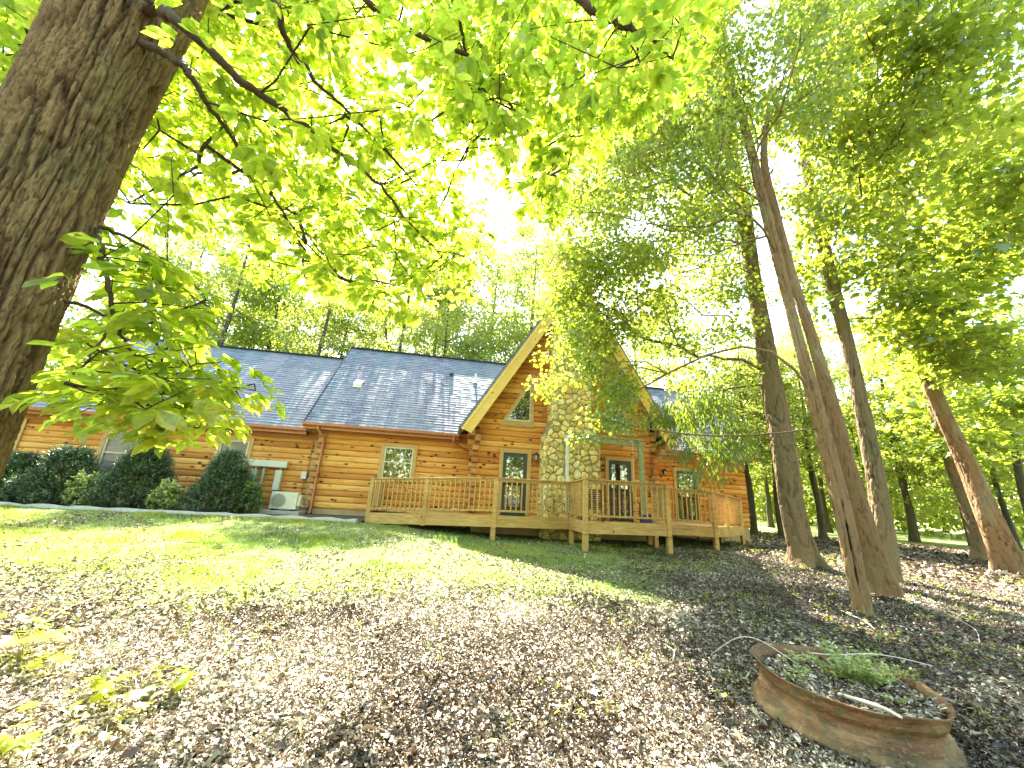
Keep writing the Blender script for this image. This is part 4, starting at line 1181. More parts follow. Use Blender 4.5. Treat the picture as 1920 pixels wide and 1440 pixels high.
# ================================================================== THE BIG LEFT TREE
def big_tree():
    bx, by = -2.21, 2.03; zb = gz(bx, by)
    root = empty('shagbark_tree', (bx, by, zb), 'large furrowed brown trunk at the left with broad yellow green leaves overhead', 'tree')
    nth, nz = 460, 1100; H = 7.0
    th = np.linspace(0, 2 * math.pi, nth, endpoint=False); z = np.linspace(-.1, H, nz)
    TH, Z = np.meshgrid(th, z)
    # periodic noise over the circumference: blend of two windows
    def per(f, px, sx, sz, seed, o):
        u = TH / (2 * math.pi) * sx
        a = f(u + 0.0, Z * sz, seed, o); b = f(u - sx, Z * sz, seed, o)
        wgt = sstep(0.85, 1.0, TH / (2 * math.pi)); return a * (1 - wgt) + b * wgt
    warp = per(fbm, 0, 5, 1.0, 5, 2) * .8
    def ridged(u, v, seed, o): return 1 - np.abs(2 * fbm(u, v, seed, o) - 1)
    u = TH / (2 * math.pi)
    def pr_(sx, sz, seed, o):
        a = np.clip(np.abs(2 * fbm(u * sx + warp * 2, Z * sz + warp, seed, o) - 1) / .2, 0, 1)
        b = np.clip(np.abs(2 * fbm((u - 1) * sx + warp * 2, Z * sz + warp, seed, o) - 1) / .2, 0, 1)
        wgt = sstep(0.85, 1.0, u); return a * (1 - wgt) + b * wgt
    r1 = pr_(44, 2.4, 71, 2); r2 = pr_(110, 9, 72, 3); r3 = pr_(190, 30, 73, 2)
    hgt = 0.014 * (2 * r1 - 1) + 0.007 * (2 * r2 - 1) + 0.003 * (2 * r3 - 1)
    plates = per(fbm, 0, 18, 3.2, 91, 2)
    hgt = hgt + 0.010 * (np.floor(plates * 7) / 7 - .4)
    base = .222 + .035 * sstep(3.2, 4.6, Z) + .22 * np.exp(-np.clip(Z, 0, 9) / .35) - .05 * sstep(4.6, 7, Z)
    rr = base + hgt + .012 * np.sin(TH * 3 + Z)
    V = np.c_[(bx + rr * np.cos(TH)).ravel(), (by + rr * np.sin(TH)).ravel(), (zb + Z).ravel()]
    i, j = np.meshgrid(np.arange(nth), np.arange(nz - 1)); a = (j * nth + i).ravel(); b = (j * nth + (i + 1) % nth).ravel()
    tint = np.clip(.5 + hgt * 18 + (plates - .5) * .3, 0, 1).ravel()
    tri_mesh('trunk', V, np.c_[a, b, b + nth, a + nth], M['bark_big'], root, tint, smooth=True)
    # limbs reaching over the yard: visible boughs first
    g = np.random.default_rng(77)
    def bough(pts, r0_, r1_):
        q = catmull([np.array([*at_d(x, y, d)]) for x, y, d in pts], 6)
        q = q + np.c_[g.normal(0, .006, (len(q), 3))]
        return q, np.linspace(r0_, r1_, len(q))
    boughs = [bough([(300, 20, 3.6), (345, 45, 3.45), (440, 140, 3.3), (530, 205, 3.35), (610, 270, 3.45), (700, 335, 3.6), (770, 420, 3.8), (830, 480, 4.0)], .030, .006),
              bough([(290, 90, 3.5), (330, 115, 3.4), (355, 135, 3.3), (385, 190, 3.3), (430, 250, 3.4), (500, 350, 3.7), (560, 440, 4.0), (640, 520, 4.4)], .022, .005),
              bough([(420, -120, 4.2), (510, 0, 3.7), (545, 90, 3.7), (600, 160, 3.8), (660, 215, 4.0), (720, 280, 4.2)], .026, .006),
              bough([(600, -140, 4.6), (690, 0, 4.2), (750, 45, 4.2), (900, 120, 4.2), (960, 200, 4.4), (1010, 280, 4.6), (1030, 330, 4.8)], .03, .006),
              bough([(900, -160, 5.0), (1090, 0, 4.2), (1150, 40, 4.1), (1215, 70, 4.1), (1260, 110, 4.2)], .045, .008),
              bough([(760, -140, 4.8), (850, 0, 4.5), (870, 80, 4.5), (900, 170, 4.5), (940, 230, 4.7)], .022, .005),
              bough([(180, 430, 3.1), (192, 480, 2.95), (203, 540, 2.9), (215, 600, 2.9), (245, 655, 2.95), (300, 690, 3.0), (360, 715, 3.1), (430, 745, 3.2)], .014, .004),
              bough([(215, 600, 2.9), (190, 640, 2.8), (150, 690, 2.7), (120, 720, 2.7)], .008, .003),
              bough([(170, 420, 3.2), (230, 440, 3.2), (300, 480, 3.3), (370, 540, 3.5), (420, 600, 3.7)], .012, .003)]
    mb = MB()
    trunk_top = np.array([bx, by, 4.3])
    for q, rad in boughs:
        d0 = q[0] - np.array([bx, by, q[0][2]])
        if np.linalg.norm(d0[:2]) > .35:
            st = np.array([bx + d0[0] * .08, by + d0[1] * .08, min(q[0][2] - .3 * np.linalg.norm(d0[:2]), 6.6)])
            lead = catmull([st, (st + q[0]) / 2 + np.array([0, 0, .12]), q[0]], 5)[:-1]
            q = np.vstack([lead, q]); rad = np.concatenate([np.linspace(rad[0] * 1.5, rad[0], len(lead)), rad])
        mb.tube(q, rad, 7)
    mb.build('boughs', M['bark_twig'], root, smooth=True)
    nodes = np.vstack([np.c_[q, rad] for q, rad in boughs])
    # leaf cluster centres
    near = [(0, -60), (1320, -60), (1300, 95), (1280, 170), (1215, 190), (1140, 230), (1100, 300), (1060, 400), (970, 395), (930, 330), (880, 300), (850, 330), (905, 385), (915, 470), (870, 560), (800, 575),
            (760, 545), (700, 580), (640, 560), (560, 520), (500, 500), (430, 500), (440, 430), (300, 420), (240, 390), (180, 420), (120, 330), (0, 200)]
    hole = [[(865, 275), (905, 300), (975, 400), (1000, 480), (940, 470), (925, 380), (875, 330)], [(300, 432), (415, 430), (415, 480), (335, 478)], [(575, 180), (615, 200), (618, 235), (595, 215)]]
    low = [(170, 430), (260, 450), (330, 490), (410, 560), (430, 600), (390, 640), (430, 690), (500, 760), (450, 785), (370, 815), (320, 790), (270, 765), (230, 755), (190, 785), (130, 770), (90, 750), (110, 690), (130, 600)]
    cs = [sample_poly(near, 120, 2.8, 4.2, hole, g), sample_poly(near, 760, 4.2, 7.0, hole, g), sample_poly(near, 620, 7.0, 10.5, hole, g), sample_poly(low, 135, 2.5, 4.1, (), g)]
    tail = [(440, 650), (505, 755), (480, 775), (350, 815), (255, 765), (150, 780), (80, 750), (120, 700), (300, 700)]
    cs.append(sample_poly(tail, 22, 2.3, 3.1, (), g))
    cs.append(sample_poly([(840, 60), (1240, 60), (1200, 180), (1060, 300), (960, 290), (880, 260), (780, 200)], 90, 3.6, 6.5, (), g))
    cs.append(sample_poly([(440, 250), (850, 330), (860, 520), (700, 560), (520, 500)], 80, 3.8, 6.5, (), g))
    rag = [(1000, 250), (1070, 290), (1060, 400), (970, 385), (980, 320)]
    cs.append(sample_poly(rag, 12, 3.2, 4.4, (), g))
    rag2 = [(1180, 20), (1300, 60), (1290, 150), (1235, 165), (1160, 110)]
    cs.append(sample_poly(rag2, 8, 2.6, 3.6, (), g))
    rag3 = [(690, 480), (890, 430), (890, 530), (830, 570), (700, 570)]
    cs.append(sample_poly(rag3, 20, 3.0, 4.6, (), g))
    C = np.vstack(cs)
    C = C[np.hypot(C[:, 0] - bx, C[:, 1] - by) > .42]
    # keep the air before the trunk clear
    rel = C - CAM; dep = rel @ FW; X_ = 960 + F * (rel @ RT) / dep; Y_ = 720 - F * (rel @ UP) / dep
    edge_ = 325 - (Y_ + 0) * .335
    front_ = (np.hypot(C[:, 0], C[:, 1]) < 3.25) & (X_ < edge_ + 60)
    C = C[~front_]
    # twigs from the nearest bough point to every cluster
    A, par, num, nt_, ends = skeleton(nodes[:, :3], C, step=.3, sag=.08, g=g, bias=.5)
    par[:nt_] = np.maximum(np.arange(nt_) - 1, 0)
    v, f = branch_mesh(A, par, num, nt_, .0024, .45, 5, .015)
    tri_mesh('twigs', v, f, M['bark_twig'], root, smooth=True)
    # compound leaves: 5 leaflets around the end of a stalk, drooping
    LV = []; LF = []; LT = []; kk = 0
    pos = []; ax = []; nr = []; sz = []; tt = []
    for c in C:
        dist = np.linalg.norm(c - CAM)
        nst = g.integers(2, 4) if dist < 4.2 else g.integers(3, 7); bt = g.uniform(0, 1)
        for s in range(nst):
            a = g.uniform(0, 6.28); out = np.array([math.cos(a), math.sin(a), g.uniform(-.75, .1)]); out /= np.linalg.norm(out)
            p = c + out * g.uniform(.05, .2) * (1 if dist < 4.2 else 1.6)
            side = np.cross(out, [0, 0, 1.]); side /= np.linalg.norm(side) + 1e-6
            upv = np.cross(side, out)
            L = g.uniform(.105, .16) if dist < 4.2 else g.uniform(.095, .15)
            for an, ln in ((0, 1.0), (.65, .92), (-.65, .92), (1.35, .72), (-1.35, .72)):
                if g.uniform() < .1: continue
                d = out * math.cos(an) + side * math.sin(an) + g.normal(0, .12, 3); d[2] -= g.uniform(.05, .45)
                pos.append(p + g.normal(0, .012, 3)); ax.append(d); nr.append(upv + g.normal(0, .35, 3)); sz.append(L * ln * g.uniform(.7, 1.15))
                tt.append(np.clip(bt * .5 + g.uniform(0, .5), 0, 1))
    V, Fc = leaves(np.array(pos), np.array(ax), np.array(nr), np.array(sz), T_OB, g, .012)
    tri_mesh('crown', V, Fc, M['leaf_big'], root, np.repeat(tt, 10), smooth=True)
big_tree()

# ================================================================== TREES ON THE RIGHT
def path(pts):
    """pts: (px, py, ground distance Y, radius) -> world control points"""
    out = []
    for x, y, Y, r in pts:
        q = at_y(x, y, Y); out.append((q[0], q[1], q[2], r))
    return out

gr_near = None
g0 = np.random.default_rng(900)
MAPLE = dict(nper=70, rc=.75, size=(.08, .14), tm=T_MA, flat=.45, tilt=.38, droop=.25)
# tree A: thick trunk beside the deck corner
tA = path([(1512, 1066, 9.5, .30), (1484, 940, 9.5, .27), (1462, 800, 9.55, .25), (1440, 680, 9.6, .235), (1415, 540, 9.7, .22), (1395, 400, 9.8, .20), (1372, 290, 9.9, .18), (1352, 150, 10.1, .15), (1340, 0, 10.3, .11)])
cA = np.vstack([sample_poly([(1130, 300), (1330, 180), (1370, 330), (1390, 620), (1300, 640), (1150, 520)], 34, 12.5, 17, (), g0),
                sample_poly([(1040, 470), (1200, 470), (1230, 590), (1150, 640), (1065, 690), (1035, 600), (1030, 480)], 62, 9.5, 12.2, (), g0),
                sample_poly([(1190, 560), (1390, 480), (1420, 700), (1360, 740), (1240, 740)], 40, 11, 16, (), g0),
                sample_poly([(960, 430), (1100, 230), (1220, -40), (1400, -60), (1400, 200), (1250, 330), (1080, 480)], 210, 12, 18, (), g0)])
cA = np.vstack([cA, sample_poly([(1100, 200), (1420, 180), (1440, 560), (1120, 580)], 120, 14, 19, (), g0)])
cBough = sample_poly([(1215, 760), (1300, 715), (1380, 770), (1410, 880), (1360, 930), (1310, 890), (1260, 840)], 24, 10.5, 12.2, (), g0)
build_tree('maple_tree', 'thick brown trunk rooted just right of the deck corner', 'tree', [tA], cA,
           dict(nper=105, rc=.72, size=(.07, .14), tm=T_MA, flat=.55, tilt=.5, droop=.3), M['leaf_mid'], M['bark'], seed=1, bk=(11, 1.6, .022), r0=.007, more=cBough,
           extra=cluster_leaves(cBough, 150, .6, (.12, .20), T_LA, .7, .6, .7, np.random.default_rng(5), 0, .35))
# tree B: two fused trunks nearest the camera
tB = path([(1622, 1160, 5.75, .105), (1600, 1060, 5.8, .12), (1580, 960, 5.85, .13), (1556, 860, 5.95, .125), (1525, 740, 6.05, .12), (1492, 620, 6.2, .11), (1462, 500, 6.3, .11), (1432, 380, 6.45, .105), (1402, 260, 6.6, .10), (1372, 150, 6.8, .085), (1352, 20, 7.0, .07)])
tB2 = path([(1660, 1100, 6.6, .19), (1622, 990, 6.5, .165), (1590, 880, 6.4, .145), (1560, 760, 6.35, .125), (1524, 640, 6.4, .11), (1486, 520, 6.5, .105), (1455, 400, 6.6, .095), (1432, 290, 6.75, .08), (1446, 160, 7.2, .06), (1470, 20, 7.5, .05)])
cB = np.vstack([sample_poly([(1000, 665), (1050, 650), (1055, 740), (1020, 750)], 4, 9.5, 10.5, (), g0), sample_poly([(1080, 640), (1190, 640), (1200, 740), (1110, 730)], 9, 8.8, 10.6, (), g0), sample_poly([(1060, 620), (1110, 600), (1150, 640), (1190, 740), (1200, 800), (1130, 800), (1085, 700)], 12, 8.3, 10.2, (), g0),
                sample_poly([(1130, 720), (1200, 730), (1205, 830), (1130, 850), (1090, 830)], 7, 8.0, 9.6, (), g0),
                sample_poly([(1060, 380), (1330, 120), (1380, 300), (1400, 470), (1250, 520), (1060, 470)], 95, 9.0, 13, (), g0),
                sample_poly([(1420, -60), (1560, -60), (1640, 200), (1540, 400), (1450, 330)], 36, 9.5, 13, (), g0)])
tB = [(a, b, c, r * .88) for a, b, c, r in tB]; tB2 = [(a, b, c, r * .88) for a, b, c, r in tB2]
build_tree('maple_tree', 'pair of fused red brown trunks with a dark seam, nearest to the rusty rim', 'tree', [tB, tB2], cB,
           dict(nper=100, rc=.48, size=(.055, .105), tm=T_MA, flat=.6, tilt=.5, droop=.4), M['leaf_mid'], M['bark_red'], seed=2, bk=(18, 3.0, .013), r0=.006, flare=.42, seams=[(3.95, ((.52, .72), (.98, 1.38))), None])
# tree C: straight grey-brown trunk behind the pair
tC = path([(1668, 1095, 8.2, .20), (1652, 960, 8.3, .17), (1632, 840, 8.4, .16), (1606, 720, 8.5, .15), (1578, 600, 8.6, .155), (1548, 480, 8.8, .15), (1525, 380, 9.0, .14), (1505, 270, 9.2, .125), (1490, 120, 9.5, .10), (1478, 0, 9.8, .08)])
cC = np.vstack([sample_poly([(1440, 150), (1560, 150), (1620, 600), (1500, 640)], 55, 14.5, 19, (), g0), sample_poly([(1680, -60), (1930, -60), (1930, 120), (1760, 160)], 30, 14, 19, (), g0), sample_poly([(1480, -60), (1800, -60), (1850, 60), (1780, 250), (1680, 420), (1540, 420)], 130, 13.5, 19, (), g0),
                sample_poly([(1570, 430), (1700, 430), (1700, 600), (1640, 680), (1610, 560)], 22, 13.5, 18, (), g0)])
build_tree('hickory_tree', 'straight grey brown trunk standing just behind the fused pair', 'tree', [tC], cC,
           dict(nper=66, rc=.72, size=(.12, .20), tm=T_MA, flat=.45, tilt=.45, droop=.3), M['leaf_mid'], M['bark'], seed=3, bk=(12, 1.8, .018), r0=.007, flare=.4)
# tree D: leaning red-brown trunk at the right edge, tree E: its paler companion
tD = path([(1898, 1075, 10.3, .33), (1860, 985, 10.3, .28), (1818, 880, 10.35, .25), (1775, 790, 10.4, .22), (1735, 700, 10.5, .20), (1708, 630, 10.6, .17), (1680, 540, 10.8, .14), (1650, 420, 11.1, .12), (1625, 300, 11.4, .09), (1600, 150, 11.9, .06)])
cD = np.vstack([sample_poly([(1640, 520), (1860, 500), (1900, 680), (1800, 720), (1660, 640)], 60, 15, 21, (), g0),
                sample_poly([(1560, 120), (1900, 200), (1950, 430), (1800, 540), (1620, 430)], 100, 16, 23, (), g0)])
build_tree('maple_tree', 'leaning orange brown trunk by the right edge with flat sprays of yellow green leaves', 'tree', [tD], cD,
           dict(nper=62, rc=1.0, size=(.17, .28), tm=T_MA, flat=.28, tilt=.30, droop=.18), M['leaf_mid'], M['bark_red'], seed=4, bk=(20, 3, .010), r0=.008, flare=.3)
tE = path([(1852, 1052, 13.4, .33), (1822, 960, 13.4, .29), (1788, 870, 13.5, .27), (1762, 780, 13.6, .25), (1742, 690, 13.8, .22), (1715, 580, 14.0, .19), (1690, 450, 14.4, .15), (1670, 300, 15, .1)])
cE = np.vstack([sample_poly([(1620, 660), (1900, 640), (1950, 840), (1780, 880), (1680, 800)], 60, 24, 33, (), g0), sample_poly([(1700, 250), (1960, 200), (1960, 480), (1780, 560)], 46, 24, 33, (), g0)])
build_tree('maple_tree', 'paler tan trunk close behind the leaning orange brown one', 'tree', [tE], cE,
           dict(nper=64, rc=1.3, size=(.22, .36), tm=T_MA, flat=.25, tilt=.30, droop=.15), M['leaf_mid'], [M['bark']], seed=5, bk=(20, 3, .012), r0=.008)

# ------------------------------------------------------------------ forest behind: variants, then copies
def variant(idx, H, W, base, nc, leafmat, dens, label, cat, loc, group, fork=False, dome=.62):
    leafmat = M['leaf_far'] if idx != 2 else leafmat; dens = int(dens * .8)
    g = np.random.default_rng(400 + idx)
    x, y = loc; z = gz(x, y)
    t = [(x, y, z, .24), (x + .05, y, z + H * .18, .19), (x - .1, y + .1, z + H * .4, .15), (x + .1, y, z + H * .62, .10), (x, y, z + H * .85, .05), (x, y, z + H * .98, .02)]
    trunks = [t]
    if fork: trunks.append([(x - .1, y + .1, z + H * .38, .12), (x - .9, y + .2, z + H * .5, .10), (x - 1.6, y, z + H * .66, .07), (x - 2.0, y, z + H * .85, .03)])
    n = nc; u = g.uniform(0, 1, n) ** .85; hz = base + (1 - base) * u
    rad = W * np.sqrt(np.clip(1 - ((u - .38) / dome) ** 2, .05, 1)) * np.sqrt(g.uniform(.05, 1, n)); a = g.uniform(0, 6.28, n)
    lob = 1 + .3 * np.sin(a * 3 + idx) * np.sin(u * 7)
    C = np.c_[x + rad * lob * np.cos(a), y + rad * lob * np.sin(a), z + H * hz]
    return build_tree(cat, label, 'tree', trunks, C, dict(nper=dens, rc=.95, size=(.16, .28), tm=T_RH, flat=.45, tilt=.55, droop=.2), leafmat, M['bark_dark'], group, seed=50 + idx, flare=.4, r0=.012, sides=10)
GB = 'trees beyond the house roofs'; GF = 'forest trees on the right'
def bx_(px, Y): return at_y(px, 940, Y)[0]
def place(px, Y): x = bx_(px, Y); return (x, Y)
v0 = variant(0, 20, 3.6, .30, 110, M['leaf_far'], 105, 'tall tree seen over the roof left of the forked trunk', 'forest_tree', place(540, 27), GB)
v1 = variant(1, 22, 4.2, .34, 120, M['leaf_far'], 105, 'tree with dark forked trunk rising above the middle roof', 'forest_tree', place(708, 28), GB, True)
v2 = variant(2, 11.5, 2.6, .18, 90, M['leaf_mid'], 120, 'low dense green tree just behind the middle roof', 'forest_tree', place(868, 26), GB)
v3 = variant(3, 16, 4.6, .28, 130, M['leaf_mid'], 105, 'tall dark trunked tree beyond the deck end, in line with the thick trunk', 'forest_tree', place(1408, 21), GF)
v4 = variant(4, 16, 4.2, .12, 120, M['leaf_far'], 105, 'low branching tree with glowing leaves beside the clearing', 'forest_tree', place(1700, 22), GF)
VAR = [v0, v1, v2, v3, v4]
v3.scale = (.85, .85, .74)
BACK = [(330, 29, 0, 1.0, 'tree behind the roof at the left, under the white sky gap'), (430, 33, 2, 1.35, 'dense tree above the left end of the lower ridge'),
        (590, 31, 3, .85, 'tall thin tree right beside the one over the left roof'), (640, 38, 4, 1.2, 'broad tree far behind the middle of the roof'),
        (780, 35, 0, 1.05, 'yellow green tree right of the forked trunk'), (800, 27, 4, .8, 'small tree close behind the middle ridge'),
        (930, 31, 3, .9, 'tall tree behind the left slope of the gable'), (985, 27, 0, .95, 'tree rising directly left of the chimney'), (1040, 34, 1, 1.05, 'tree far behind the chimney top'),
        (1130, 29, 3, .95, 'tree behind the right slope of the gable'), (1200, 26, 0, 1.0, 'tree over the right wing roof'), (1270, 31, 1, 1.0, 'tree beyond the right wing ridge'),
        (150, 30, 3, 1.0, 'tree behind the house hidden mostly by the big trunk'), (230, 36, 4, 1.3, 'broad tree beyond the far left of the roof')]
BACK += [(480, 42, 1, 1.3, 'hazy far tree between the two left ridge trees'), (740, 44, 3, 1.25, 'far tree directly behind the forked trunk'), (850, 42, 0, 1.4, 'far tall tree above the low dense green one'),
         (900, 36, 4, 1.25, 'broad far tree left of the gable slope'), (1090, 40, 1, 1.2, 'far tree behind the right of the chimney'), (380, 40, 3, 1.15, 'far tree above the left roof beside the sky gap'), (1015, 44, 1, 1.15, 'tallest far tree, directly behind the chimney'), (1160, 46, 3, 1.3, 'very tall far tree right of the chimney')]
for i, (px, Y, v, sc, lab) in enumerate(BACK):
    x, y = place(px, Y); copy_tree(VAR[v], (x, y, gz(x, y)), 1.3 * i, (sc * 1.1, sc * 1.1, sc * ((1.22 if px < 1030 else .85 if px < 1100 else .78) + .08 * ((i * 7) % 3 - 1))), lab, GB)
FOR = [(1345, 25, 3, .95, 'tree directly behind the right wing of the house'), (1458, 20.5, 3, .9, 'dark straight trunk just left of the thick trunk base'), (1440, 30, 0, 1.1, 'thin tree farther back left of the thick trunk'),
       (1533, 20, 0, 1.0, 'dark trunk seen between the thick trunk and the fused pair'), (1545, 27, 1, 1.0, 'slim tree behind the gap between thick trunk and fused pair'),
       (1622, 24, 3, .85, 'dark trunk showing between the fused pair and the straight trunk'), (1600, 36, 4, 1.2, 'bushy tree at the far side of the field, behind the fused pair'),
       (1702, 21.5, 0, .9, 'slender dark trunk alone right of the straight grey brown one'), (1660, 40, 4, 1.3, 'far bushy tree beyond the bright field'),
       (1760, 44, 4, 1.35, 'far yellow green tree beyond the bright field, right part'), (1802, 20.5, 3, .9, 'dark trunk left of the two leaning trunks'), (1812, 23, 0, 1.0, 'second dark trunk close behind the dark one left of the leaning pair'),
       (1880, 19, 3, 1.0, 'nearly black trunk at right behind the leaning orange brown one'), (1925, 16.5, 0, 1.0, 'dark trunk cut by the right edge'), (1850, 30, 4, 1.1, 'bright bushy tree behind the leaning trunks'),
       (1900, 36, 1, 1.2, 'tall tree far back at the right edge'), (1500, 42, 4, 1.25, 'far bushy tree seen right of the thick trunk'), (1400, 38, 1, 1.1, 'tall tree far behind the deck end')]
for i, (px, Y, v, sc, lab) in enumerate(FOR):
    x, y = place(px, Y); copy_tree(VAR[v], (x, y, gz(x, y)), 2.1 * i + .5, (sc * .85, sc * .85, sc * (.68 + .08 * ((i * 5) % 3 - 1))), lab, GF)

# far-off wood that closes the horizon all round
def woods():
    g = np.random.default_rng(8); parts = []
    n = 520
    a = g.uniform(0, 2 * math.pi, n); a = np.where(g.uniform(0, 1, n) < .5, g.uniform(-1.0, 1.3, n), a)
    r_ = g.uniform(48, 90, n); r_ = np.where(np.abs((a + math.pi) % (2 * math.pi) - math.pi) > 1.4, g.uniform(22, 60, n), r_)
    x = r_ * np.sin(a); y = r_ * np.cos(a)
    H = g.uniform(11, 19, n)
    C = []
    for i in range(n):
        m_ = 16; u = g.uniform(0.06, 1, m_); q = g.uniform(0, 6.28, m_); rr = 3.6 * np.sqrt(np.clip(1 - ((u - .45) / .6) ** 2, .08, 1)) * np.sqrt(g.uniform(.1, 1, m_))
        C.append(np.c_[x[i] + rr * np.cos(q), y[i] + rr * np.sin(q), H[i] * u])
    C = np.vstack(C)
    V, Fc, T = cluster_leaves(C, 24, 1.7, (.45, .85), T_RH, flat=.7, tilt=.7, droop=.2, g=g)
    tag(tri_mesh('distant_woods', V, Fc, M['leaf_far'], None, T), 'continuous yellow green wood closing the view behind the separate trees', 'woods', kind='stuff')
woods()

# ================================================================== RUSTY RIM PLANTER
def rim():
    cx, cy = 3.40, 3.24; z0 = gz(cx, cy) - .02
    root = empty('wheel_rim_planter', (cx, cy, z0), 'big rusty tractor wheel rim used as a planter in the right foreground', 'planter')
    prof = [(.690, .0), (.700, .02), (.695, .055), (.665, .075), (.640, .10), (.632, .14), (.625, .165), (.598, .185), (.590, .22), (.598, .255), (.622, .275), (.628, .30), (.632, .345), (.655, .375), (.668, .395), (.664, .405),
            (.645, .385), (.620, .352), (.612, .30), (.606, .282), (.585, .262), (.574, .22), (.584, .18), (.61, .155), (.62, .06)]
    n = 120; V = []; tilt = .14
    for i in range(n):
        q = 2 * math.pi * i / n
        for r, z in prof:
            r = r * .955; z = z * .84
            top = z / .335; rr = r
            gap = math.exp(-((q - 5.95) / .16) ** 2)              # torn, folded lip towards the right
            rr -= gap * .10 * max(0, top - .4); zz = z + gap * .05 * max(0, top - .5) * 2
            zz += .008 * math.sin(q * 3) * top + .005 * math.sin(q * 7 + 1) * top
            rr += .006 * math.sin(q * 5 + z * 9)
            V.append((cx + rr * math.cos(q), cy + rr * math.sin(q), z0 + zz + tilt * rr * math.cos(q - 2.3) * .35))
    m_ = len(prof); Fc = [(i * m_ + j, ((i + 1) % n) * m_ + j, ((i + 1) % n) * m_ + j + 1, i * m_ + j + 1) for i in range(n) for j in range(m_ - 1)]
    tri_mesh('rim', V, Fc, M['rust'], root, smooth=True)
    g = np.random.default_rng(12)
    rr = np.linspace(0, .565, 14); V = []; Fc = []; k_ = 48
    for r in rr:
        for i in range(k_):
            q = 2 * math.pi * i / k_; x = cx + r * math.cos(q); y = cy + r * math.sin(q)
            V.append((x, y, z0 + .235 + .03 * float(fbm(x * 6, y * 6, 5, 3)) + .02 * (1 - r / .6)))
    for i in range(len(rr) - 1):
        for j in range(k_): Fc.append((i * k_ + j, i * k_ + (j + 1) % k_, (i + 1) * k_ + (j + 1) % k_, (i + 1) * k_ + j))
    tri_mesh('soil', V, Fc, M['soil'], root, smooth=True)
    n = 2600; q = g.uniform(0, 6.28, n); r = .56 * np.sqrt(g.uniform(0, 1, n)); x = cx + r * np.cos(q); y = cy + r * np.sin(q)
    v, f = leaves(np.c_[x, y, z0 + .252 + g.uniform(0, .03, n)], np.c_[g.normal(0, 1, (n, 2)), g.normal(0, .3, n)], np.c_[g.normal(0, .6, (n, 2)), np.ones(n)], g.uniform(.025, .06, n), T_LI, g, .05)
    tag(tri_mesh('dry_leaves', v, f, M['litter'], root, np.repeat(np.clip(g.beta(2, 1.6, n), 0, 1), 6)), kind='stuff')
    # green weeds growing in it
    def weed(x, y, h, label, spread=.12, nst=7, lf=(.03, .055)):
        w_ = empty('weed', (x, y, z0 + .25), label, 'plant', 'weeds growing inside the rusty rim')
        mb = MB(); P_ = []; A_ = []
        for s in range(nst):
            a = g.uniform(0, 6.28); ln = h * g.uniform(.6, 1.1); e = np.array([x + spread * math.cos(a), y + spread * math.sin(a), z0 + .25 + ln])
            b = np.array([x, y, z0 + .24]); md = (b + e) / 2 + np.array([0, 0, ln * .25]); mb.tube([b, md, e], [.003, .0025, .0015], 4)
            for t in np.linspace(.25, 1, 6):
                p = b * (1 - t) ** 2 + 2 * md * t * (1 - t) + e * t * t
                for sd in (-1, 1):
                    P_.append(p); A_.append([math.cos(a + sd * 1.2), math.sin(a + sd * 1.2), .25])
        mb.build('stem', M['pale_leaf'], w_)
        P_ = np.array(P_); A_ = np.array(A_) + g.normal(0, .3, (len(P_), 3))
        v, f = leaves(P_, A_, np.c_[g.normal(0, .4, (len(P_), 2)), np.ones(len(P_))], g.uniform(*lf, len(P_)), T_OB, g, .01)
        tri_mesh('leaves', v, f, M['pale_leaf'], w_, np.repeat(g.uniform(0, 1, len(P_)), 10))
    weed(cx + .45, cy + .30, .16, 'pale weed spilling over the back right lip of the rim', .22, 14, (.035, .06))
    weed(cx + .62, cy + .12, .12, 'yellow green weed outside the right end of the rim', .18, 10, (.03, .05))
    weed(cx + .22, cy - .02, .17, 'leafy green weed in the middle right of the rim', .17, 12)
    weed(cx + .05, cy + .12, .16, 'pale weed in the middle of the rim', .15, 10)
    weed(cx + .30, cy + .22, .15, 'weed near the back right of the rim', .12, 8)
    weed(cx - .25, cy + .18, .10, 'small yellowish weed left of centre in the rim', .10, 7, (.02, .04))
    weed(cx - .02, cy + .38, .12, 'pale weed by the back edge of the rim', .10, 7)
    weed(cx + .38, cy + .02, .15, 'bushy weed at the right end of the rim', .16, 12)
    weed(cx + .12, cy + .02, .2, 'tallest green weed standing in the rim', .14, 14, (.035, .06))
    weed(cx - .38, cy + .02, .08, 'sparse weed at the left end of the rim', .1, 6, (.02, .04))
    weed(cx + .12, cy - .28, .07, 'low weed by the front edge of the rim', .08, 6, (.02, .035))
    def stick(name, pts, r, label, mat='twig', cat='stick', grp=None):
        mb = MB(); q = catmull(pts, 5); mb.tube(q, np.linspace(r, r * .55, len(q)), 7); tag(mb.build(name, M[mat], None, smooth=True), label, cat, grp)
    stick('fallen_stick', [(3.16, 3.05, z0 + .28), (3.12, 2.85, z0 + .33), (3.11, 2.68, z0 + .36), (3.10, 2.56, z0 + .36)], .016, 'grey broken stick resting over the front lip of the rim', 'bleached')
    stick('bleached_branch', [(3.35, 3.45, z0 + .42), (3.60, 3.46, z0 + .40), (3.9, 3.40, z0 + .43), (4.1, 3.31, z0 + .43), (4.32, 3.22, z0 + .40)], .006, 'thin white bleached branch lying across the right side of the rim', 'bleached', 'branch')
    stick('dead_twig', [(3.0, 4.35, z0 + .1), (3.05, 4.0, z0 + .36), (3.1, 3.75, z0 + .42), (3.22, 3.5, z0 + .33)], .005, 'thin twig leaning into the rim from the left', 'bleached', 'twig')
rim()

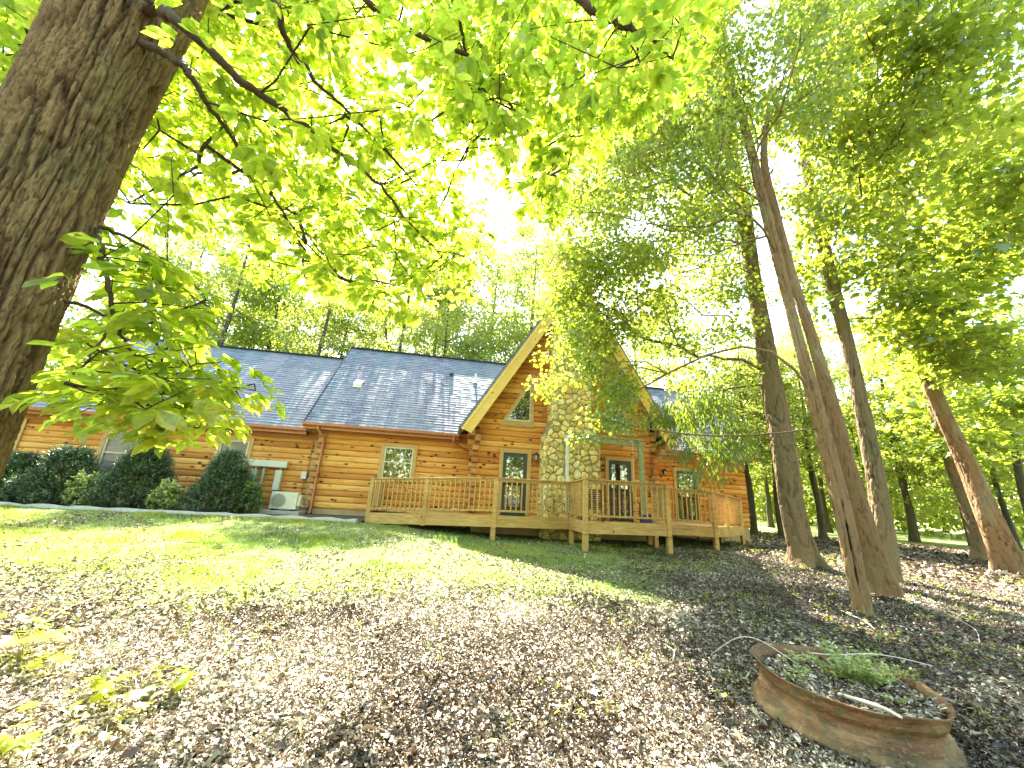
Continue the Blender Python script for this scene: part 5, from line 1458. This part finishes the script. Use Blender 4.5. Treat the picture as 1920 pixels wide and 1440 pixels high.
def stick(name, a, b, r, label, mat='twig', bend=.06):
    a = at_z(*a, .04); b = at_z(*b, .04); a[2] = gz(*a[:2]) + .035; b[2] = gz(*b[:2]) + .04; mid = (a + b) / 2; mid[2] += .01
    d = unit(b - a); mid[0] -= d[1] * bend; mid[1] += d[0] * bend
    q = catmull([a, mid, b], 6); mb = MB(); mb.tube(q, np.linspace(r, r * .5, len(q)), 6)
    sd = q[7]; mb.tube([sd, sd + np.array([.06, .05, .03])], [r * .6, r * .2], 5)
    tag(mb.build(name, M[mat], None, smooth=True), label, 'stick')
stick('fallen_stick', (60, 1195), (185, 1135), .012, 'dark fallen stick among the leaves at the left, below the lawn edge')
stick('fallen_stick', (1588, 1165), (1645, 1196), .008, 'thin curved pale stick at the foot of the fused pair', 'bleached')
stick('fallen_stick', (385, 1140), (392, 1158), .008, 'short pale bent stick on the leaves in the left middle', 'bleached')
stick('fallen_stick', (1205, 1095), (1245, 1091), .01, 'short dark stick on the thin grass below the deck')
stick('fallen_stick', (1245, 1218), (1262, 1245), .006, 'short pale twig on the leaves left of the rim', 'bleached')
stick('fallen_stick', (1795, 1170), (1840, 1215), .006, 'thin arched twig on the ground right of the rim', 'bleached', .08)

# ================================================================== SEEDLINGS
def seedling(px, py, h, nl, size, label, star=True, mat='leaf_big', seed=0, spread=.12, group='maple seedlings on the leaf litter'):
    g = np.random.default_rng(2000 + seed)
    p = at_z(px, py, .05); p[2] = gz(p[0], p[1]); p = at_z(px, py, p[2]); x, y = p[0], p[1]; z = gz(x, y)
    root = empty('seedling', (x, y, z), label, 'seedling', group)
    mb = MB(); P_ = []; A_ = []
    for i in range(nl):
        a = g.uniform(0, 6.28); rr = spread * g.uniform(.15, 1); hh = h * g.uniform(.7, 1.1)
        e = np.array([x + rr * math.cos(a), y + rr * math.sin(a), z + hh]); mb.tube([(x, y, z), (x + (e[0] - x) * .3, y + (e[1] - y) * .3, z + hh * .7), e], [.003, .002, .0015], 4)
        P_.append(e); A_.append([math.cos(a), math.sin(a), -.1])
    mb.build('stem', M['twig'], root)
    P_ = np.array(P_); v, f = leaves(P_, np.array(A_), np.c_[g.normal(0, .3, (nl, 2)), np.ones(nl)], g.uniform(size * .8, size * 1.2, nl), T_MA if star else T_OB, g, .01)
    tri_mesh('leaves', v, f, M[mat], root, np.repeat(g.uniform(.4, 1, nl), len(T_MA[0]) if star else 10))
SD = [(250, 1315, .16, 16, .085, 'largest maple seedling cluster in the left foreground', .30), (140, 1330, .10, 7, .075, 'maple seedling left of the largest cluster', .20), (200, 1365, .08, 7, .06, 'low maple seedlings just below the largest cluster', .22),
      (30, 1240, .22, 12, .10, 'bright maple seedling at the left edge, middle height', .22), (95, 1270, .15, 5, .10, 'pale maple seedling beside the one at the left edge', .12), (20, 1430, .14, 7, .09, 'maple seedling in the bottom left corner', .15),
      (60, 1175, .14, 8, .08, 'maple seedling left of the dark fallen stick', .2), (340, 1310, .13, 2, .10, 'single pale upright maple leaf right of the largest cluster', .03)]
for i, (px, py, h, nl, s_, lab, sp) in enumerate(SD): seedling(px, py, h, int(nl * 1.6), s_ * 1.2, lab, True, 'leaf_big', i, sp)
WD = [(215, 1150, 'yellow green sprout beyond the dark fallen stick'), (502, 1190, 'tiny sprout in the middle left of the litter'), (565, 1150, 'sprout near the ragged lawn edge'), (655, 1182, 'tiny round leaved sprout left of centre'), (718, 1195, 'taller grassy sprout near the centre of the litter'),
      (1195, 1262, 'leafy sprout left of the rim'), (1068, 1350, 'sprout in the bottom middle of the litter'), (1140, 1345, 'two leaved sprout right of the bottom middle'), (1650, 1200, 'bright weed between the fused pair and the rim'), (1672, 1205, 'small weed right of the bright one behind the rim'),
      (1850, 1355, 'bright weed in the shadow right of the rim'), (1455, 1098, 'low weed at the foot of the thick trunk'), (1570, 1120, 'green weed left of the fused pair base'), (1740, 1165, 'weed in the shade right of the fused pair'), (1800, 1150, 'low weed in the tree shadow at right'), (1868, 1195, 'wide low weed near the right edge')]
for i, (px, py, lab) in enumerate(WD): seedling(px, py, .09 if i != 4 else .14, 10, .045, lab, False, 'leaf_big' if i < 8 else 'leaf_mid', 40 + i, .09, 'green weeds scattered on the litter')

# low herbs scattered in the shade at the right
def herbs():
    g = np.random.default_rng(21); n = 2600
    x = g.uniform(2.5, 16, n); y = g.uniform(3.2, 14, n); keep = (fbm(x * .8, y * .8, 7, 3) > .52) & ((np.hypot(x - 3.4, y - 3.24) > .75)) & (x > .35 * y + 1); x = x[keep]; y = y[keep]
    C = np.c_[x, y, ground(x, y) + .03]; V, Fc, T = cluster_leaves(C, 6, .07, (.03, .06), T_RH, .4, .5, 0, g)
    tag(tri_mesh('ground_cover_plants', V, Fc, M['leaf_mid'], None, T), 'scattered low green herbs growing through the shaded litter at right', 'ground cover', kind='stuff')
herbs()
